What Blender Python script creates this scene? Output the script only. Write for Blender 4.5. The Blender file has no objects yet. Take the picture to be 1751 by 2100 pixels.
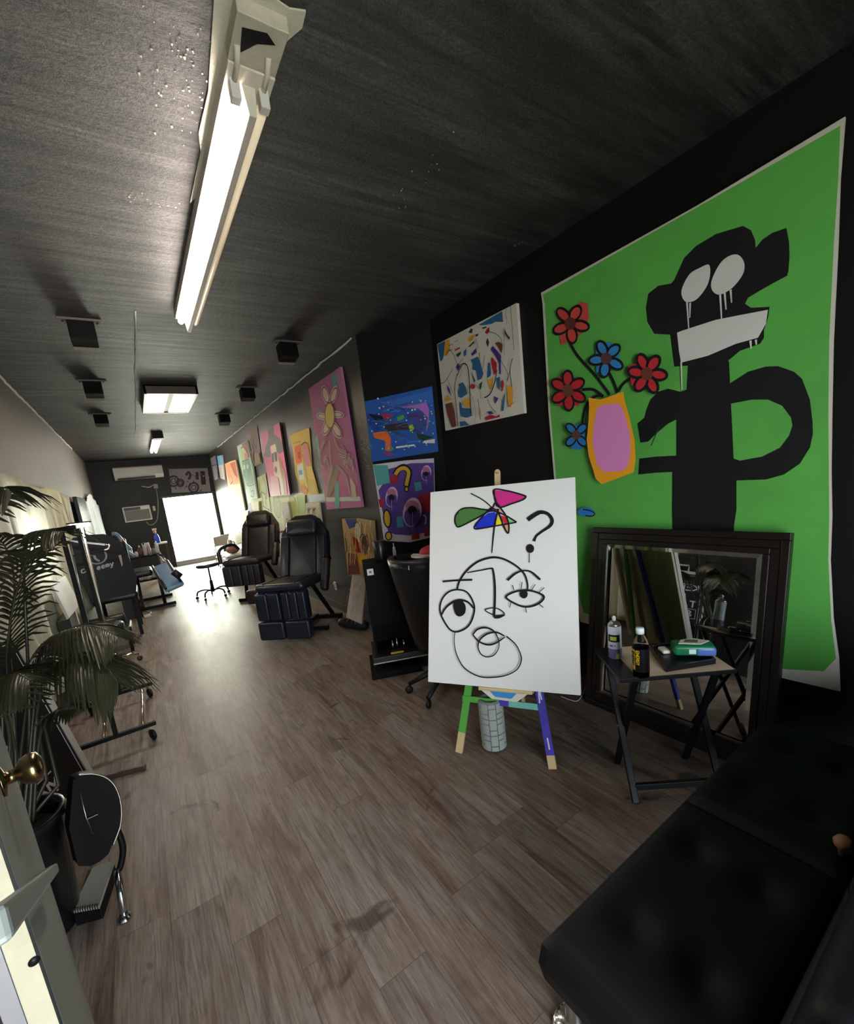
# A long dark studio hung with paintings: easel, mirror, recliners, palm and ceiling lights.
WORLD, WORLDB, TUBE, PANEL, LAMP, EXPO = 16.0, 36.0, 62.0, 14.0, 350.0, 0.18
import bpy, math, random
import numpy as np
from mathutils import Vector, Matrix
from mathutils.geometry import tessellate_polygon

random.seed(7)
SC = bpy.context.scene
COL = SC.collection
PI = math.pi

# ---------------------------------------------------------------- the room (metres)
EYE = (0.0, 0.0, 1.6)          # where the photograph was taken, just inside the entrance
ZC = 3.016                     # ceiling
YB = 14.08                     # back wall
XL = -0.80                     # left wall
XR = 2.04                      # right wall, far stretch
XN = 2.55                      # right wall, near stretch (set back)
YS = 3.93                      # where the far stretch ends
YF = -1.6                      # entrance wall behind the camera

# ---------------------------------------------------------------- camera (solved from the room's vanishing lines)
FPX, PCX, PCY = 885.0, 875.5, 1140.0
yaw, pit, rol = math.radians(32.97183849), math.radians(-10.03355581), math.radians(-6.8193216)
Fv = Vector((math.sin(yaw)*math.cos(pit), math.cos(yaw)*math.cos(pit), math.sin(pit)))
R0 = Vector((math.cos(yaw), -math.sin(yaw), 0)); U0 = R0.cross(Fv)
Rv = R0*math.cos(rol) + U0*math.sin(rol); Uv = -R0*math.sin(rol) + U0*math.cos(rol)
cam = bpy.data.cameras.new('camera')
cam.sensor_fit = 'HORIZONTAL'; cam.sensor_width = 36.0
cam.lens = FPX/1751*36.0
cam.shift_x = 0.0; cam.shift_y = (PCY-1050)/1751
cam.clip_start = 0.02; cam.clip_end = 200
camo = bpy.data.objects.new('camera', cam); COL.objects.link(camo)
M = Matrix.Identity(4)
for i in range(3):
    M[i][0] = Rv[i]; M[i][1] = Uv[i]; M[i][2] = -Fv[i]; M[i][3] = EYE[i]
camo.matrix_world = M
SC.camera = camo

def sight(px, py):
    return Rv*((px-PCX)/FPX) - Uv*((py-PCY)/FPX) + Fv
def on_plane(P0, n):
    P0 = Vector(P0); n = Vector(n).normalized(); E = Vector(EYE)
    def f(px, py):
        d = sight(px, py)
        return E + d*((P0-E).dot(n)/d.dot(n))
    return f
def at_x(x): return on_plane((x, 0, 0), (1, 0, 0))
def at_y(y): return on_plane((0, y, 0), (0, 1, 0))
def at_z(z): return on_plane((0, 0, z), (0, 0, 1))

# ---------------------------------------------------------------- materials
def lin(c):
    if isinstance(c, str):
        c = c.lstrip('#'); c = [int(c[i:i+2], 16)/255 for i in (0, 2, 4)]
        return tuple(x/12.92 if x <= .04045 else ((x+.055)/1.055)**2.4 for x in c)
    return tuple(c)
MATS = {}
def mat(name, color, rough=.5, metal=0., bump=0., bscale=40., emit=None, estr=0., trans=0., ior=1.45, spec=.5, coat=0., vary=0., vscale=6.):
    key = name
    if key in MATS: return MATS[key]
    m = bpy.data.materials.new(name); m.use_nodes = True
    nt = m.node_tree; b = nt.nodes['Principled BSDF']
    c = lin(color)
    b.inputs['Base Color'].default_value = (*c, 1)
    b.inputs['Roughness'].default_value = rough
    b.inputs['Metallic'].default_value = metal
    b.inputs['Specular IOR Level'].default_value = spec
    b.inputs['IOR'].default_value = ior
    b.inputs['Transmission Weight'].default_value = trans
    b.inputs['Coat Weight'].default_value = coat
    if emit is not None:
        b.inputs['Emission Color'].default_value = (*lin(emit), 1)
        b.inputs['Emission Strength'].default_value = estr
    if bump or vary:
        tc = nt.nodes.new('ShaderNodeTexCoord')
        if vary:
            nv = nt.nodes.new('ShaderNodeTexNoise'); nv.inputs['Scale'].default_value = vscale; nv.inputs['Detail'].default_value = 5
            nt.links.new(tc.outputs['Object'], nv.inputs['Vector'])
            mx = nt.nodes.new('ShaderNodeMix'); mx.data_type = 'RGBA'
            nt.links.new(nv.outputs['Fac'], mx.inputs[0])
            mx.inputs[6].default_value = (*[x*(1-vary) for x in c], 1)
            mx.inputs[7].default_value = (*[min(1, x*(1+vary)) for x in c], 1)
            nt.links.new(mx.outputs[2], b.inputs['Base Color'])
        if bump:
            n = nt.nodes.new('ShaderNodeTexNoise'); n.inputs['Scale'].default_value = bscale; n.inputs['Detail'].default_value = 6
            nt.links.new(tc.outputs['Object'], n.inputs['Vector'])
            bp = nt.nodes.new('ShaderNodeBump'); bp.inputs['Strength'].default_value = bump; bp.inputs['Distance'].default_value = .01
            nt.links.new(n.outputs['Fac'], bp.inputs['Height'])
            nt.links.new(bp.outputs['Normal'], b.inputs['Normal'])
    MATS[key] = m
    return m
def paint(hexc, rough=.55):
    return mat('paint_' + hexc.lstrip('#'), hexc, rough, spec=.35)

# ---------------------------------------------------------------- mesh builder
class MB:
    def __init__(s): s.v = []; s.f = []; s.m = []; s.mats = []; s.sm = []
    def mi(s, m):
        if m is None: return 0
        if m not in s.mats: s.mats.append(m)
        return s.mats.index(m)
    def add(s, vs, fs, m=None, smooth=False):
        k = len(s.v); s.v += [tuple(v) for v in vs]; i = s.mi(m)
        for f in fs:
            s.f.append(tuple(k+a for a in f)); s.m.append(i); s.sm.append(smooth)
        return s
    def frame(s, o, X, Y, Z, m=None):
        """a box from corner o spanned by three edge vectors"""
        o, X, Y, Z = map(Vector, (o, X, Y, Z))
        vs = [o, o+X, o+X+Y, o+Y, o+Z, o+X+Z, o+X+Y+Z, o+Y+Z]
        fs = [(0,3,2,1), (4,5,6,7), (0,1,5,4), (1,2,6,5), (2,3,7,6), (3,0,4,7)]
        if X.cross(Y).dot(Z) < 0: fs = [f[::-1] for f in fs]
        return s.add(vs, fs, m)
    def box(s, c, size, m=None, rz=0., rx=0.):
        Rm = Matrix.Rotation(rz, 3, 'Z') @ Matrix.Rotation(rx, 3, 'X')
        X, Y, Z = (Rm @ Vector(a) for a in ((size[0],0,0), (0,size[1],0), (0,0,size[2])))
        return s.frame(Vector(c)-(X+Y+Z)/2, X, Y, Z, m)
    def rbox(s, o, X, Y, Z, r, m=None, seg=4, puff=0.):
        """a padded slab: rounded-rectangle outline in X,Y, rounded over the Z edges"""
        o, X, Y, Z = map(Vector, (o, X, Y, Z))
        lx, ly, lz = X.length, Y.length, Z.length
        ux, uy, uz = X/lx, Y/ly, Z/lz
        r = min(r, lx/2-.001, ly/2-.001)
        e = min(r, lz/2)*.9
        def ring(ins, z):
            rr = max(r-ins, .0015); pts = []
            for cx, cy, a0 in ((lx-r, ly-r, 0), (r, ly-r, 1), (r, r, 2), (lx-r, r, 3)):
                for k in range(seg+1):
                    a = (a0+k/seg)*PI/2
                    pts.append(o+ux*(cx+rr*math.cos(a))+uy*(cy+rr*math.sin(a))+uz*z)
            return pts
        prof = []
        for k in range(4): a = k/3*PI/2; prof.append((e*(1-math.sin(a)), e*(1-math.cos(a))))
        rings = [ring(i, z) for i, z in prof] + [ring(i, lz-z) for i, z in reversed(prof)]
        vs = [p for q in rings for p in q]; n = len(rings[0]); fs = []
        for j in range(len(rings)-1):
            for k in range(n):
                a = j*n+k; b = j*n+(k+1) % n
                fs.append((a, b, b+n, a+n))
        c0 = len(vs); vs.append(o+X/2+Y/2-uz*0); vs.append(o+X/2+Y/2+Z+uz*puff)
        L = (len(rings)-1)*n
        for k in range(n):
            fs.append((c0, (k+1) % n, k)); fs.append((c0+1, L+k, L+(k+1) % n))
        if X.cross(Y).dot(Z) < 0: fs = [f[::-1] for f in fs]
        return s.add(vs, fs, m, True)
    def tube(s, pts, r, m=None, n=8, closed=False, cap=True):
        pts = [Vector(p) for p in pts]; N = len(pts)
        rad = r if isinstance(r, (list, tuple)) else [r]*N
        vs = []; up = None
        for i, p in enumerate(pts):
            if closed: t = pts[(i+1) % N]-pts[i-1]
            else: t = pts[min(i+1, N-1)]-pts[max(i-1, 0)]
            t.normalize()
            if up is None:
                up = Vector((0, 0, 1)) if abs(t.z) < .9 else Vector((1, 0, 0))
            a = (up - t*up.dot(t))
            if a.length < 1e-5: a = t.orthogonal()
            a.normalize(); b = t.cross(a); up = a
            for k in range(n):
                w = 2*PI*k/n
                vs.append(p + a*(rad[i]*math.cos(w)) + b*(rad[i]*math.sin(w)))
        fs = []
        for i in range(N if closed else N-1):
            for k in range(n):
                A = i*n+k; B = i*n+(k+1) % n; C = ((i+1) % N)*n+(k+1) % n; D = ((i+1) % N)*n+k
                fs.append((A, B, C, D))
        if cap and not closed:
            fs.append(tuple(range(n))[::-1]); fs.append(tuple((N-1)*n+k for k in range(n)))
        return s.add(vs, fs, m, True)
    def bar(s, a, b, w, h, m=None, up=(0, 0, 1)):
        a, b = Vector(a), Vector(b); t = (b-a).normalized(); up = Vector(up)
        x = t.cross(up)
        if x.length < 1e-4: x = t.cross(Vector((0, 1, 0)))
        x.normalize(); y = x.cross(t)
        return s.frame(a-x*w/2-y*h/2, x*w, y*h, b-a, m)
    def lathe(s, c, prof, m=None, n=20, axis=(0, 0, 1), cap=True):
        """prof: (radius, height) pairs along the axis from c"""
        c = Vector(c); ax = Vector(axis).normalized(); a = ax.orthogonal().normalized(); b = ax.cross(a)
        vs = []; fs = []
        for r, h in prof:
            for k in range(n):
                w = 2*PI*k/n; vs.append(c+ax*h+a*(r*math.cos(w))+b*(r*math.sin(w)))
        for j in range(len(prof)-1):
            for k in range(n):
                A = j*n+k; B = j*n+(k+1) % n
                fs.append((A, B, B+n, A+n))
        if cap:
            fs.append(tuple(range(n))[::-1]); L = (len(prof)-1)*n; fs.append(tuple(L+k for k in range(n)))
        return s.add(vs, fs, m, True)
    def ball(s, c, r, m=None, sc=(1, 1, 1), nu=16, nv=10):
        c = Vector(c); vs = [c+Vector((0, 0, -r*sc[2]))]; fs = []
        for j in range(1, nv):
            th = -PI/2+PI*j/nv
            for k in range(nu):
                w = 2*PI*k/nu
                vs.append(c+Vector((r*sc[0]*math.cos(th)*math.cos(w), r*sc[1]*math.cos(th)*math.sin(w), r*sc[2]*math.sin(th))))
        vs.append(c+Vector((0, 0, r*sc[2]))); T = len(vs)-1
        for k in range(nu):
            fs.append((0, 1+(k+1) % nu, 1+k)); b = 1+(nv-2)*nu
            fs.append((T, b+k, b+(k+1) % nu))
            for j in range(nv-2):
                A = 1+j*nu+k; B = 1+j*nu+(k+1) % nu
                fs.append((A, B, B+nu, A+nu))
        return s.add(vs, fs, m, True)
    def prism(s, pts, d, m=None, side=None):
        """flat polygon (3D points in one plane) extruded by d"""
        pts = [Vector(p) for p in pts]; d = Vector(d); n = len(pts)
        tri = tessellate_polygon([pts])
        nr = Vector((0, 0, 0))
        for i in range(n): nr += pts[i].cross(pts[(i+1) % n])
        def orient(t, want):
            a, b, c = (pts[i] for i in t)
            return t if (b-a).cross(c-a).dot(want) > 0 else t[::-1]
        s.add(pts, [orient(t, -d) for t in tri], m)
        s.add([p+d for p in pts], [orient(t, d) for t in tri], m)
        flip = nr.dot(d) > 0
        q = [(i, (i+1) % n, n+(i+1) % n, n+i) for i in range(n)]
        s.add(pts+[p+d for p in pts], q if flip else [f[::-1] for f in q], side or m)
        return s
    def grid(s, P, m=None, smooth=True):
        nu, nv = len(P), len(P[0]); vs = [p for r in P for p in r]
        fs = [(i*nv+j, (i+1)*nv+j, (i+1)*nv+j+1, i*nv+j+1) for i in range(nu-1) for j in range(nv-1)]
        return s.add(vs, fs, m, smooth)

ORG = {}
def org(o): return ORG.get(o.name, Vector((0, 0, 0)))
def tag(o, label=None, cat=None, group=None, kind=None):
    if label: o['label'] = label
    if cat: o['category'] = cat
    if group: o['group'] = group
    if kind: o['kind'] = kind
    return o
def thing(name, label, cat, loc=(0, 0, 0), group=None):
    o = bpy.data.objects.new(name, None); COL.objects.link(o)
    o.empty_display_size = .05
    o.location = loc; ORG[o.name] = Vector(loc)
    return tag(o, label, cat, group)
def obj(name, mb, m=None, parent=None, label=None, bevel=0., subd=0, solid=0.):
    """links the collected faces as one mesh; vertices are given in room coordinates"""
    if parent is not None: base = org(parent)
    else:
        a = np.array(mb.v); base = Vector(((a[:,0].min()+a[:,0].max())/2, (a[:,1].min()+a[:,1].max())/2, a[:,2].min()))
    me = bpy.data.meshes.new(name)
    me.from_pydata([tuple(Vector(v)-base) for v in mb.v], [], mb.f)
    if m is not None and not mb.mats: mb.mats = [m]
    for x in mb.mats: me.materials.append(x)
    if len(mb.mats) > 1: me.polygons.foreach_set('material_index', mb.m)
    me.polygons.foreach_set('use_smooth', mb.sm)
    me.update()
    o = bpy.data.objects.new(name, me); COL.objects.link(o)
    if parent is not None:
        o.parent = parent; ORG[o.name] = base.copy()
    else:
        o.location = base; ORG[o.name] = base.copy()
    if label: o['label'] = label
    if solid:
        md = o.modifiers.new('thickness', 'SOLIDIFY'); md.thickness = solid; md.offset = 0
    if bevel:
        md = o.modifiers.new('bevel', 'BEVEL'); md.width = bevel; md.segments = 2; md.limit_method = 'ANGLE'
    if subd:
        md = o.modifiers.new('subd', 'SUBSURF'); md.levels = subd; md.render_levels = subd
    return o
def one(name, mb, label, cat, m=None, group=None, **k):
    return tag(obj(name, mb, m, None, **k), label, cat, group)
def struct(name, mb, m=None, parent=None, label=None, **k):
    o = obj(name, mb, m, parent, label, **k)
    if parent is None: o['kind'] = 'structure'
    return o
def copy_tree(o, loc=None, rz=None, label=None, group=None, parent=None):
    c = o.copy(); COL.objects.link(c)
    if parent is not None:
        c.parent = parent; c.matrix_parent_inverse = o.matrix_parent_inverse.copy()
    if loc is not None: c.location = loc
    if rz is not None: c.rotation_euler = (0, 0, rz)
    if label: c['label'] = label
    if group: c['group'] = group
    for ch in list(o.children): copy_tree(ch, parent=c)
    return c
def catmull(P, closed=False, k=6):
    P = [tuple(p) for p in P]; n = len(P); out = []
    for i in range(n if closed else n-1):
        g = lambda j: P[j % n] if closed else P[max(0, min(n-1, j))]
        a, b, c, d = g(i-1), g(i), g(i+1), g(i+2)
        for t in range(k):
            u = t/k
            out.append(tuple(.5*((2*b[q])+(-a[q]+c[q])*u+(2*a[q]-5*b[q]+4*c[q]-d[q])*u*u+(-a[q]+3*b[q]-3*c[q]+d[q])*u**3) for q in range(len(b))))
    if not closed: out.append(P[-1])
    return out

# ---------------------------------------------------------------- painted sheets and canvases
class Art:
    """a canvas or sheet lying in a plane: an extruded outline with painted shapes on its face"""
    def __init__(s, plane, outline, base, depth=.02, zoom=(0, 0, 1), rough=.6, edge=None, grow=True):
        s.f = on_plane(*plane); s.zoom = zoom; s.mb = MB(); s.k = 0
        n = Vector(plane[1]).normalized()
        if n.dot(Vector(EYE)-Vector(plane[0])) < 0: n = -n
        s.n = n; s.rough = rough
        pts = [s.P(*p) for p in outline]; s.c = pts[0]
        s.u = Vector((n.y, -n.x, 0)).normalized()
        if s.u.dot(Rv) < 0: s.u = -s.u
        s.v = n.cross(s.u)
        if s.v.z < 0: s.v = -s.v
        s.box = [s.uv(p) for p in pts]
        s.mb.prism(pts, -n*depth, paint(base, rough) if isinstance(base, str) else base, edge)
    def P(s, x, y):
        z = s.zoom; return s.f(z[0]+x*z[2], z[1]+y*z[2])
    def uv(s, p): d = p-s.c; return (d.dot(s.u), d.dot(s.v))
    def up(s, q): return s.c + s.u*q[0] + s.v*q[1] + s.n*(.0006*s.k)
    def clip(s, q):
        # keep paint inside the outline's bounding box
        us = [b[0] for b in s.box]; vs = [b[1] for b in s.box]
        return (min(max(q[0], min(us)), max(us)), min(max(q[1], min(vs)), max(vs)))
    def mt(s, c): return paint(c, s.rough) if isinstance(c, str) else c
    def poly(s, pts, c, sm=False):
        s.k += 1
        q = [s.clip(s.uv(s.P(*p))) for p in (catmull(pts, True, 5) if sm else pts)]
        q3 = [Vector((a, b, 0)) for a, b in q]
        tri = tessellate_polygon([q3])
        out = []
        for t in tri:
            a, b, d = (q3[i] for i in t)
            nz = (b-a).cross(d-a).z
            w = s.u.cross(s.v).dot(s.n)
            out.append(t if nz*w > 0 else t[::-1])
        s.mb.add([s.up(x) for x in q], out, s.mt(c)); return s
    def ell(s, x, y, rx, ry, c, rot=0., n=24):
        return s.poly([(x+rx*math.cos(2*PI*k/n)*math.cos(rot)-ry*math.sin(2*PI*k/n)*math.sin(rot),
                        y+rx*math.cos(2*PI*k/n)*math.sin(rot)+ry*math.sin(2*PI*k/n)*math.cos(rot)) for k in range(n)], c)
    def line(s, pts, w, c, closed=False, sm=True):
        """w in metres (a number, or one per control point)"""
        s.k += 1
        if sm and len(pts) > 2:
            if isinstance(w, (list, tuple)): pts = [(*p, x) for p, x in zip(pts, w)]
            else: pts = [(*p, w) for p in pts]
            pts = catmull(pts, closed, 6)
        else:
            pts = [(*p, (w[i] if isinstance(w, (list, tuple)) else w)) for i, p in enumerate(pts)]
        q = [Vector(s.uv(s.P(p[0], p[1]))) for p in pts]; n = len(q); vs = []
        for i in range(n):
            t = (q[(i+1) % n]-q[i-1]) if closed else (q[min(i+1, n-1)]-q[max(i-1, 0)])
            if t.length < 1e-9: t = Vector((1, 0))
            t.normalize(); o = Vector((-t.y, t.x))*(abs(pts[i][2])/2)
            vs += [s.up(s.clip(q[i]+o)), s.up(s.clip(q[i]-o))]
        fs = []
        for i in range(n if closed else n-1):
            a = 2*i; b = 2*((i+1) % n); f = (a, a+1, b+1, b)
            nn = (vs[a+1]-vs[a]).cross(vs[b]-vs[a])
            fs.append(f if nn.dot(s.n) > 0 else f[::-1])
        s.mb.add(vs, fs, s.mt(c)); return s
    def ring(s, x, y, rx, ry, w, c, rot=0., n=28, a0=0., a1=2*PI):
        full = a1-a0 > 2*PI-.01
        m = n if full else n+1
        P = [(a0+(a1-a0)*k/n) for k in range(m)]
        return s.line([(x+rx*math.cos(a)*math.cos(rot)-ry*math.sin(a)*math.sin(rot),
                        y+rx*math.cos(a)*math.sin(rot)+ry*math.sin(a)*math.cos(rot)) for a in P], w, c, closed=full, sm=False)
def zoom(x0, y0, x1, wpx): return (x0, y0, (x1-x0)/wpx)

# block letters drawn with bars on a unit cell (0..1 wide, 0..1 high)
GLYPH = {'A': [[(0,0),(.5,1),(1,0)],[(.2,.4),(.8,.4)]], 'K': [[(0,0),(0,1)],[(1,1),(0,.45),(1,0)]], 'E': [[(1,0),(0,0),(0,1),(1,1)],[(0,.5),(.8,.5)]],
 'P': [[(0,0),(0,1),(.9,1),(1,.75),(.9,.5),(0,.5)]], 'T': [[(0,1),(1,1)],[(.5,1),(.5,0)]], 'S': [[(1,.85),(.6,1),(.1,.9),(.1,.6),(.9,.42),(.9,.1),(.4,0),(0,.15)]],
 'N': [[(0,0),(0,1),(1,0),(1,1)]], 'Y': [[(0,1),(.5,.5),(1,1)],[(.5,.5),(.5,0)]], '8': [[(.5,.52),(.1,.75),(.5,1),(.9,.75),(.5,.52),(0,.25),(.5,0),(1,.25),(.5,.52)]],
 '&': [[(1,0),(.2,.75),(.45,1),(.7,.75),(.1,.3),(.4,0),(.95,.4)]], 'C': [[(1,.85),(.6,1),(.15,.85),(0,.5),(.15,.12),(.6,0),(1,.15)]], 'M': [[(0,0),(.1,1),(.5,.3),(.9,1),(1,0)]],
 'e': [[(.05,.35),(.9,.4),(.75,.65),(.4,.68),(.08,.45),(.1,.15),(.45,0),(.9,.12)]], 'm': [[(.05,0),(.05,.68)],[(.05,.5),(.3,.68),(.5,.5),(.5,0)],[(.5,.5),(.75,.68),(.95,.5),(.95,0)]],
 'y': [[(.05,.68),(.5,0)],[(.95,.68),(.35,-.35),(.05,-.35)]], 'R': [[(0,0),(0,1),(.9,1),(1,.75),(.9,.5),(0,.5)],[(.4,.5),(1,0)]], 'x': [[(0,0),(1,.68)],[(0,.68),(1,0)]],
 'I': [[(.5,0),(.5,1)]], 'O': [[(.5,0),(0,.3),(0,.7),(.5,1),(1,.7),(1,.3),(.5,0)]], 'Z': [[(0,1),(1,1),(0,0),(1,0)]], 'U': [[(0,1),(0,.25),(.5,0),(1,.25),(1,1)]], 'G': [[(1,.85),(.5,1),(0,.6),(.1,.1),(.6,0),(1,.2),(1,.45),(.6,.45)]], 'i': [[(.5,0),(.5,.68)],[(.5,.9),(.5,1)]], 'H': [[(0,0),(0,1)],[(1,0),(1,1)],[(0,.5),(1,.5)]], 'D': [[(0,0),(0,1),(.6,1),(1,.7),(1,.3),(.6,0),(0,0)]]}
def write(mb, text, o, X, Y, w, m, gap=.25, n=None):
    """letters as thin raised bars: o = lower left, X/Y = one letter's width and height vectors"""
    o, X, Y = Vector(o), Vector(X), Vector(Y); nn = X.cross(Y).normalized() if n is None else Vector(n)
    for i, ch in enumerate(text):
        b = o + X*(i*(1+gap))
        for st in GLYPH.get(ch, []):
            for a, c in zip(st, st[1:]):
                p, q = b+X*a[0]+Y*a[1], b+X*c[0]+Y*c[1]
                mb.bar(p, q, w, .0012, m, up=nn)
# ================================================================ the setting
def nodes(name):
    m = bpy.data.materials.new(name); m.use_nodes = True
    nt = m.node_tree; b = nt.nodes['Principled BSDF']
    def N(t, **k):
        n = nt.nodes.new('ShaderNode'+t)
        for a, v in k.items(): setattr(n, a, v)
        return n
    return m, nt, b, N, nt.links.new

def floor_material():
    m, nt, b, N, L = nodes('vinyl_planks')
    tc = N('TexCoord')
    sep = N('SeparateXYZ'); L(tc.outputs['Object'], sep.inputs[0])
    def mth(op, a, b=None):
        n = N('Math', operation=op)
        for k, x in enumerate((a, b)):
            if x is None: continue
            if isinstance(x, (int, float)): n.inputs[k].default_value = x
            else: L(x, n.inputs[k])
        return n.outputs[0]
    xs = mth('DIVIDE', sep.outputs[0], .183); col = mth('FLOOR', xs); fx = mth('FRACT', xs)
    wn = N('TexWhiteNoise', noise_dimensions='1D'); L(col, wn.inputs['W'])
    ys = mth('ADD', mth('DIVIDE', sep.outputs[1], 1.22), mth('MULTIPLY', wn.outputs['Value'], 7.0)); row = mth('FLOOR', ys); fy = mth('FRACT', ys)
    cv = N('CombineXYZ'); L(col, cv.inputs[0]); L(row, cv.inputs[1])
    wn2 = N('TexWhiteNoise', noise_dimensions='2D'); L(cv.outputs[0], wn2.inputs['Vector'])
    pid = wn2.outputs['Value']
    ex = mth('MINIMUM', fx, mth('SUBTRACT', 1.0, fx)); ey = mth('MULTIPLY', mth('MINIMUM', fy, mth('SUBTRACT', 1.0, fy)), 6.6)
    seam = mth('LESS_THAN', mth('MINIMUM', ex, ey), .009)
    # grain, stretched along the planks and offset by the plank's own tone
    sx = N('SeparateXYZ'); L(tc.outputs['Object'], sx.inputs[0])
    def stretched(ax, ay, scale, detail, dist=0., shift=3.):
        mx = N('Math', operation='MULTIPLY'); mx.inputs[1].default_value = ax; L(sx.outputs[0], mx.inputs[0])
        my = N('Math', operation='MULTIPLY'); my.inputs[1].default_value = ay; L(sx.outputs[1], my.inputs[0])
        sh = N('Math', operation='MULTIPLY'); sh.inputs[1].default_value = shift; L(pid, sh.inputs[0])
        c = N('CombineXYZ'); L(mx.outputs[0], c.inputs[0]); L(my.outputs[0], c.inputs[1]); L(sh.outputs[0], c.inputs[2])
        n = N('TexNoise'); n.inputs['Scale'].default_value = scale; n.inputs['Detail'].default_value = detail; n.inputs['Distortion'].default_value = dist
        n.inputs['Roughness'].default_value = .65
        L(c.outputs[0], n.inputs['Vector']); return n
    g1 = stretched(9, .9, 1.5, 6, 1.2, 7); g2 = stretched(60, 2.4, 2.2, 5, .4, 11); g3 = stretched(3.2, 1.3, 1.6, 4, .5, 5)
    def ramp(src, stops):
        r = N('ValToRGB'); L(src, r.inputs[0])
        while len(r.color_ramp.elements) < len(stops): r.color_ramp.elements.new(.5)
        for e, (p, c) in zip(r.color_ramp.elements, stops): e.position = p; e.color = (*lin(c), 1)
        return r
    tone = ramp(pid, [(0, '#5f5147'), (.3, '#85766a'), (.55, '#9b8e82'), (.8, '#7a6456'), (1, '#766a62')])
    grain = ramp(g1.outputs['Fac'], [(.28, '#3c302a'), (.42, '#85766a'), (.58, '#ada297'), (.74, '#6c5a4e')])
    m1 = N('Mix', data_type='RGBA', blend_type='MIX'); m1.inputs[0].default_value = .55
    L(tone.outputs[0], m1.inputs[6]); L(grain.outputs[0], m1.inputs[7])
    fine = ramp(g2.outputs['Fac'], [(.3, '#858585'), (.5, '#cccccc'), (.72, '#f2f2f2')])
    m2 = N('Mix', data_type='RGBA', blend_type='MULTIPLY'); m2.inputs[0].default_value = .8
    L(m1.outputs[2], m2.inputs[6]); L(fine.outputs[0], m2.inputs[7])
    red = ramp(g3.outputs['Fac'], [(.45, '#ffffff'), (.64, '#ecd6c8'), (.82, '#cfae9c')])
    m3 = N('Mix', data_type='RGBA', blend_type='MULTIPLY'); m3.inputs[0].default_value = .85
    L(m2.outputs[2], m3.inputs[6]); L(red.outputs[0], m3.inputs[7])
    # knots and scuffs
    kn = N('TexNoise'); kn.inputs['Scale'].default_value = 4.2; kn.inputs['Detail'].default_value = 7; kn.inputs['Distortion'].default_value = .8
    L(tc.outputs['Object'], kn.inputs['Vector'])
    kr = ramp(kn.outputs['Fac'], [(.0, '#ffffff'), (.66, '#ffffff'), (.72, '#5a4a42'), (1, '#3a2f2a')])
    m4 = N('Mix', data_type='RGBA', blend_type='MULTIPLY'); m4.inputs[0].default_value = .7
    L(m3.outputs[2], m4.inputs[6]); L(kr.outputs[0], m4.inputs[7])
    m5 = N('Mix', data_type='RGBA', blend_type='MIX'); L(mth('MULTIPLY', seam, .55), m5.inputs[0])
    L(m4.outputs[2], m5.inputs[6]); m5.inputs[7].default_value = (*lin('#3d322c'), 1)
    L(m5.outputs[2], b.inputs['Base Color'])
    rr = N('MapRange'); L(g1.outputs['Fac'], rr.inputs[0]); rr.inputs[3].default_value = .36; rr.inputs[4].default_value = .52
    L(rr.outputs[0], b.inputs['Roughness'])
    bp = N('Bump'); bp.inputs['Strength'].default_value = .12; bp.inputs['Distance'].default_value = .004
    L(g2.outputs['Fac'], bp.inputs['Height']); L(bp.outputs['Normal'], b.inputs['Normal'])
    b.inputs['Specular IOR Level'].default_value = .30
    return m

def ceiling_material():
    m, nt, b, N, L = nodes('black_ceiling_paint')
    tc = N('TexCoord')
    def nz(sc, detail, scale, rough=.6, dist=0.):
        mp = N('Mapping'); mp.inputs['Scale'].default_value = sc; L(tc.outputs['Object'], mp.inputs['Vector'])
        n = N('TexNoise'); n.inputs['Scale'].default_value = scale; n.inputs['Detail'].default_value = detail; n.inputs['Roughness'].default_value = rough; n.inputs['Distortion'].default_value = dist
        L(mp.outputs[0], n.inputs['Vector']); return n
    a = nz((.55, 8, 1), 10, 2.0, .75, .35); c = nz((.7, 3.2, 1), 5, 1.0); d = nz((6, 11, 1), 5, 7, .75)
    r = N('ValToRGB'); L(a.outputs['Fac'], r.inputs[0])
    for e, (p, k) in zip(r.color_ramp.elements, [(.42, '#0f0c0e'), (.60, '#585050')]): e.position = p; e.color = (*lin(k), 1)
    r2 = N('ValToRGB'); L(c.outputs['Fac'], r2.inputs[0])
    for e, (p, k) in zip(r2.color_ramp.elements, [(.35, '#6f6f6f'), (.62, '#ffffff')]): e.position = p; e.color = (*lin(k), 1)
    mx = N('Mix', data_type='RGBA', blend_type='MULTIPLY'); mx.inputs[0].default_value = 1
    L(r.outputs[0], mx.inputs[6]); L(r2.outputs[0], mx.inputs[7])
    r3 = N('ValToRGB'); L(d.outputs['Fac'], r3.inputs[0])
    for e, (p, k) in zip(r3.color_ramp.elements, [(.38, '#4a4a4a'), (.58, '#ffffff')]): e.position = p; e.color = (*lin(k), 1)
    my = N('Mix', data_type='RGBA', blend_type='MULTIPLY'); my.inputs[0].default_value = .75
    L(mx.outputs[2], my.inputs[6]); L(r3.outputs[0], my.inputs[7]); L(my.outputs[2], b.inputs['Base Color'])
    ad = N('Math', operation='ADD'); L(a.outputs['Fac'], ad.inputs[0]); L(d.outputs['Fac'], ad.inputs[1])
    bp = N('Bump'); bp.inputs['Strength'].default_value = 1.0; bp.inputs['Distance'].default_value = .012
    L(ad.outputs[0], bp.inputs['Height']); L(bp.outputs[0], b.inputs['Normal'])
    rr = N('MapRange'); L(a.outputs['Fac'], rr.inputs[0]); rr.inputs[3].default_value = .65; rr.inputs[4].default_value = .40
    L(rr.outputs[0], b.inputs['Roughness'])
    return m

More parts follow.
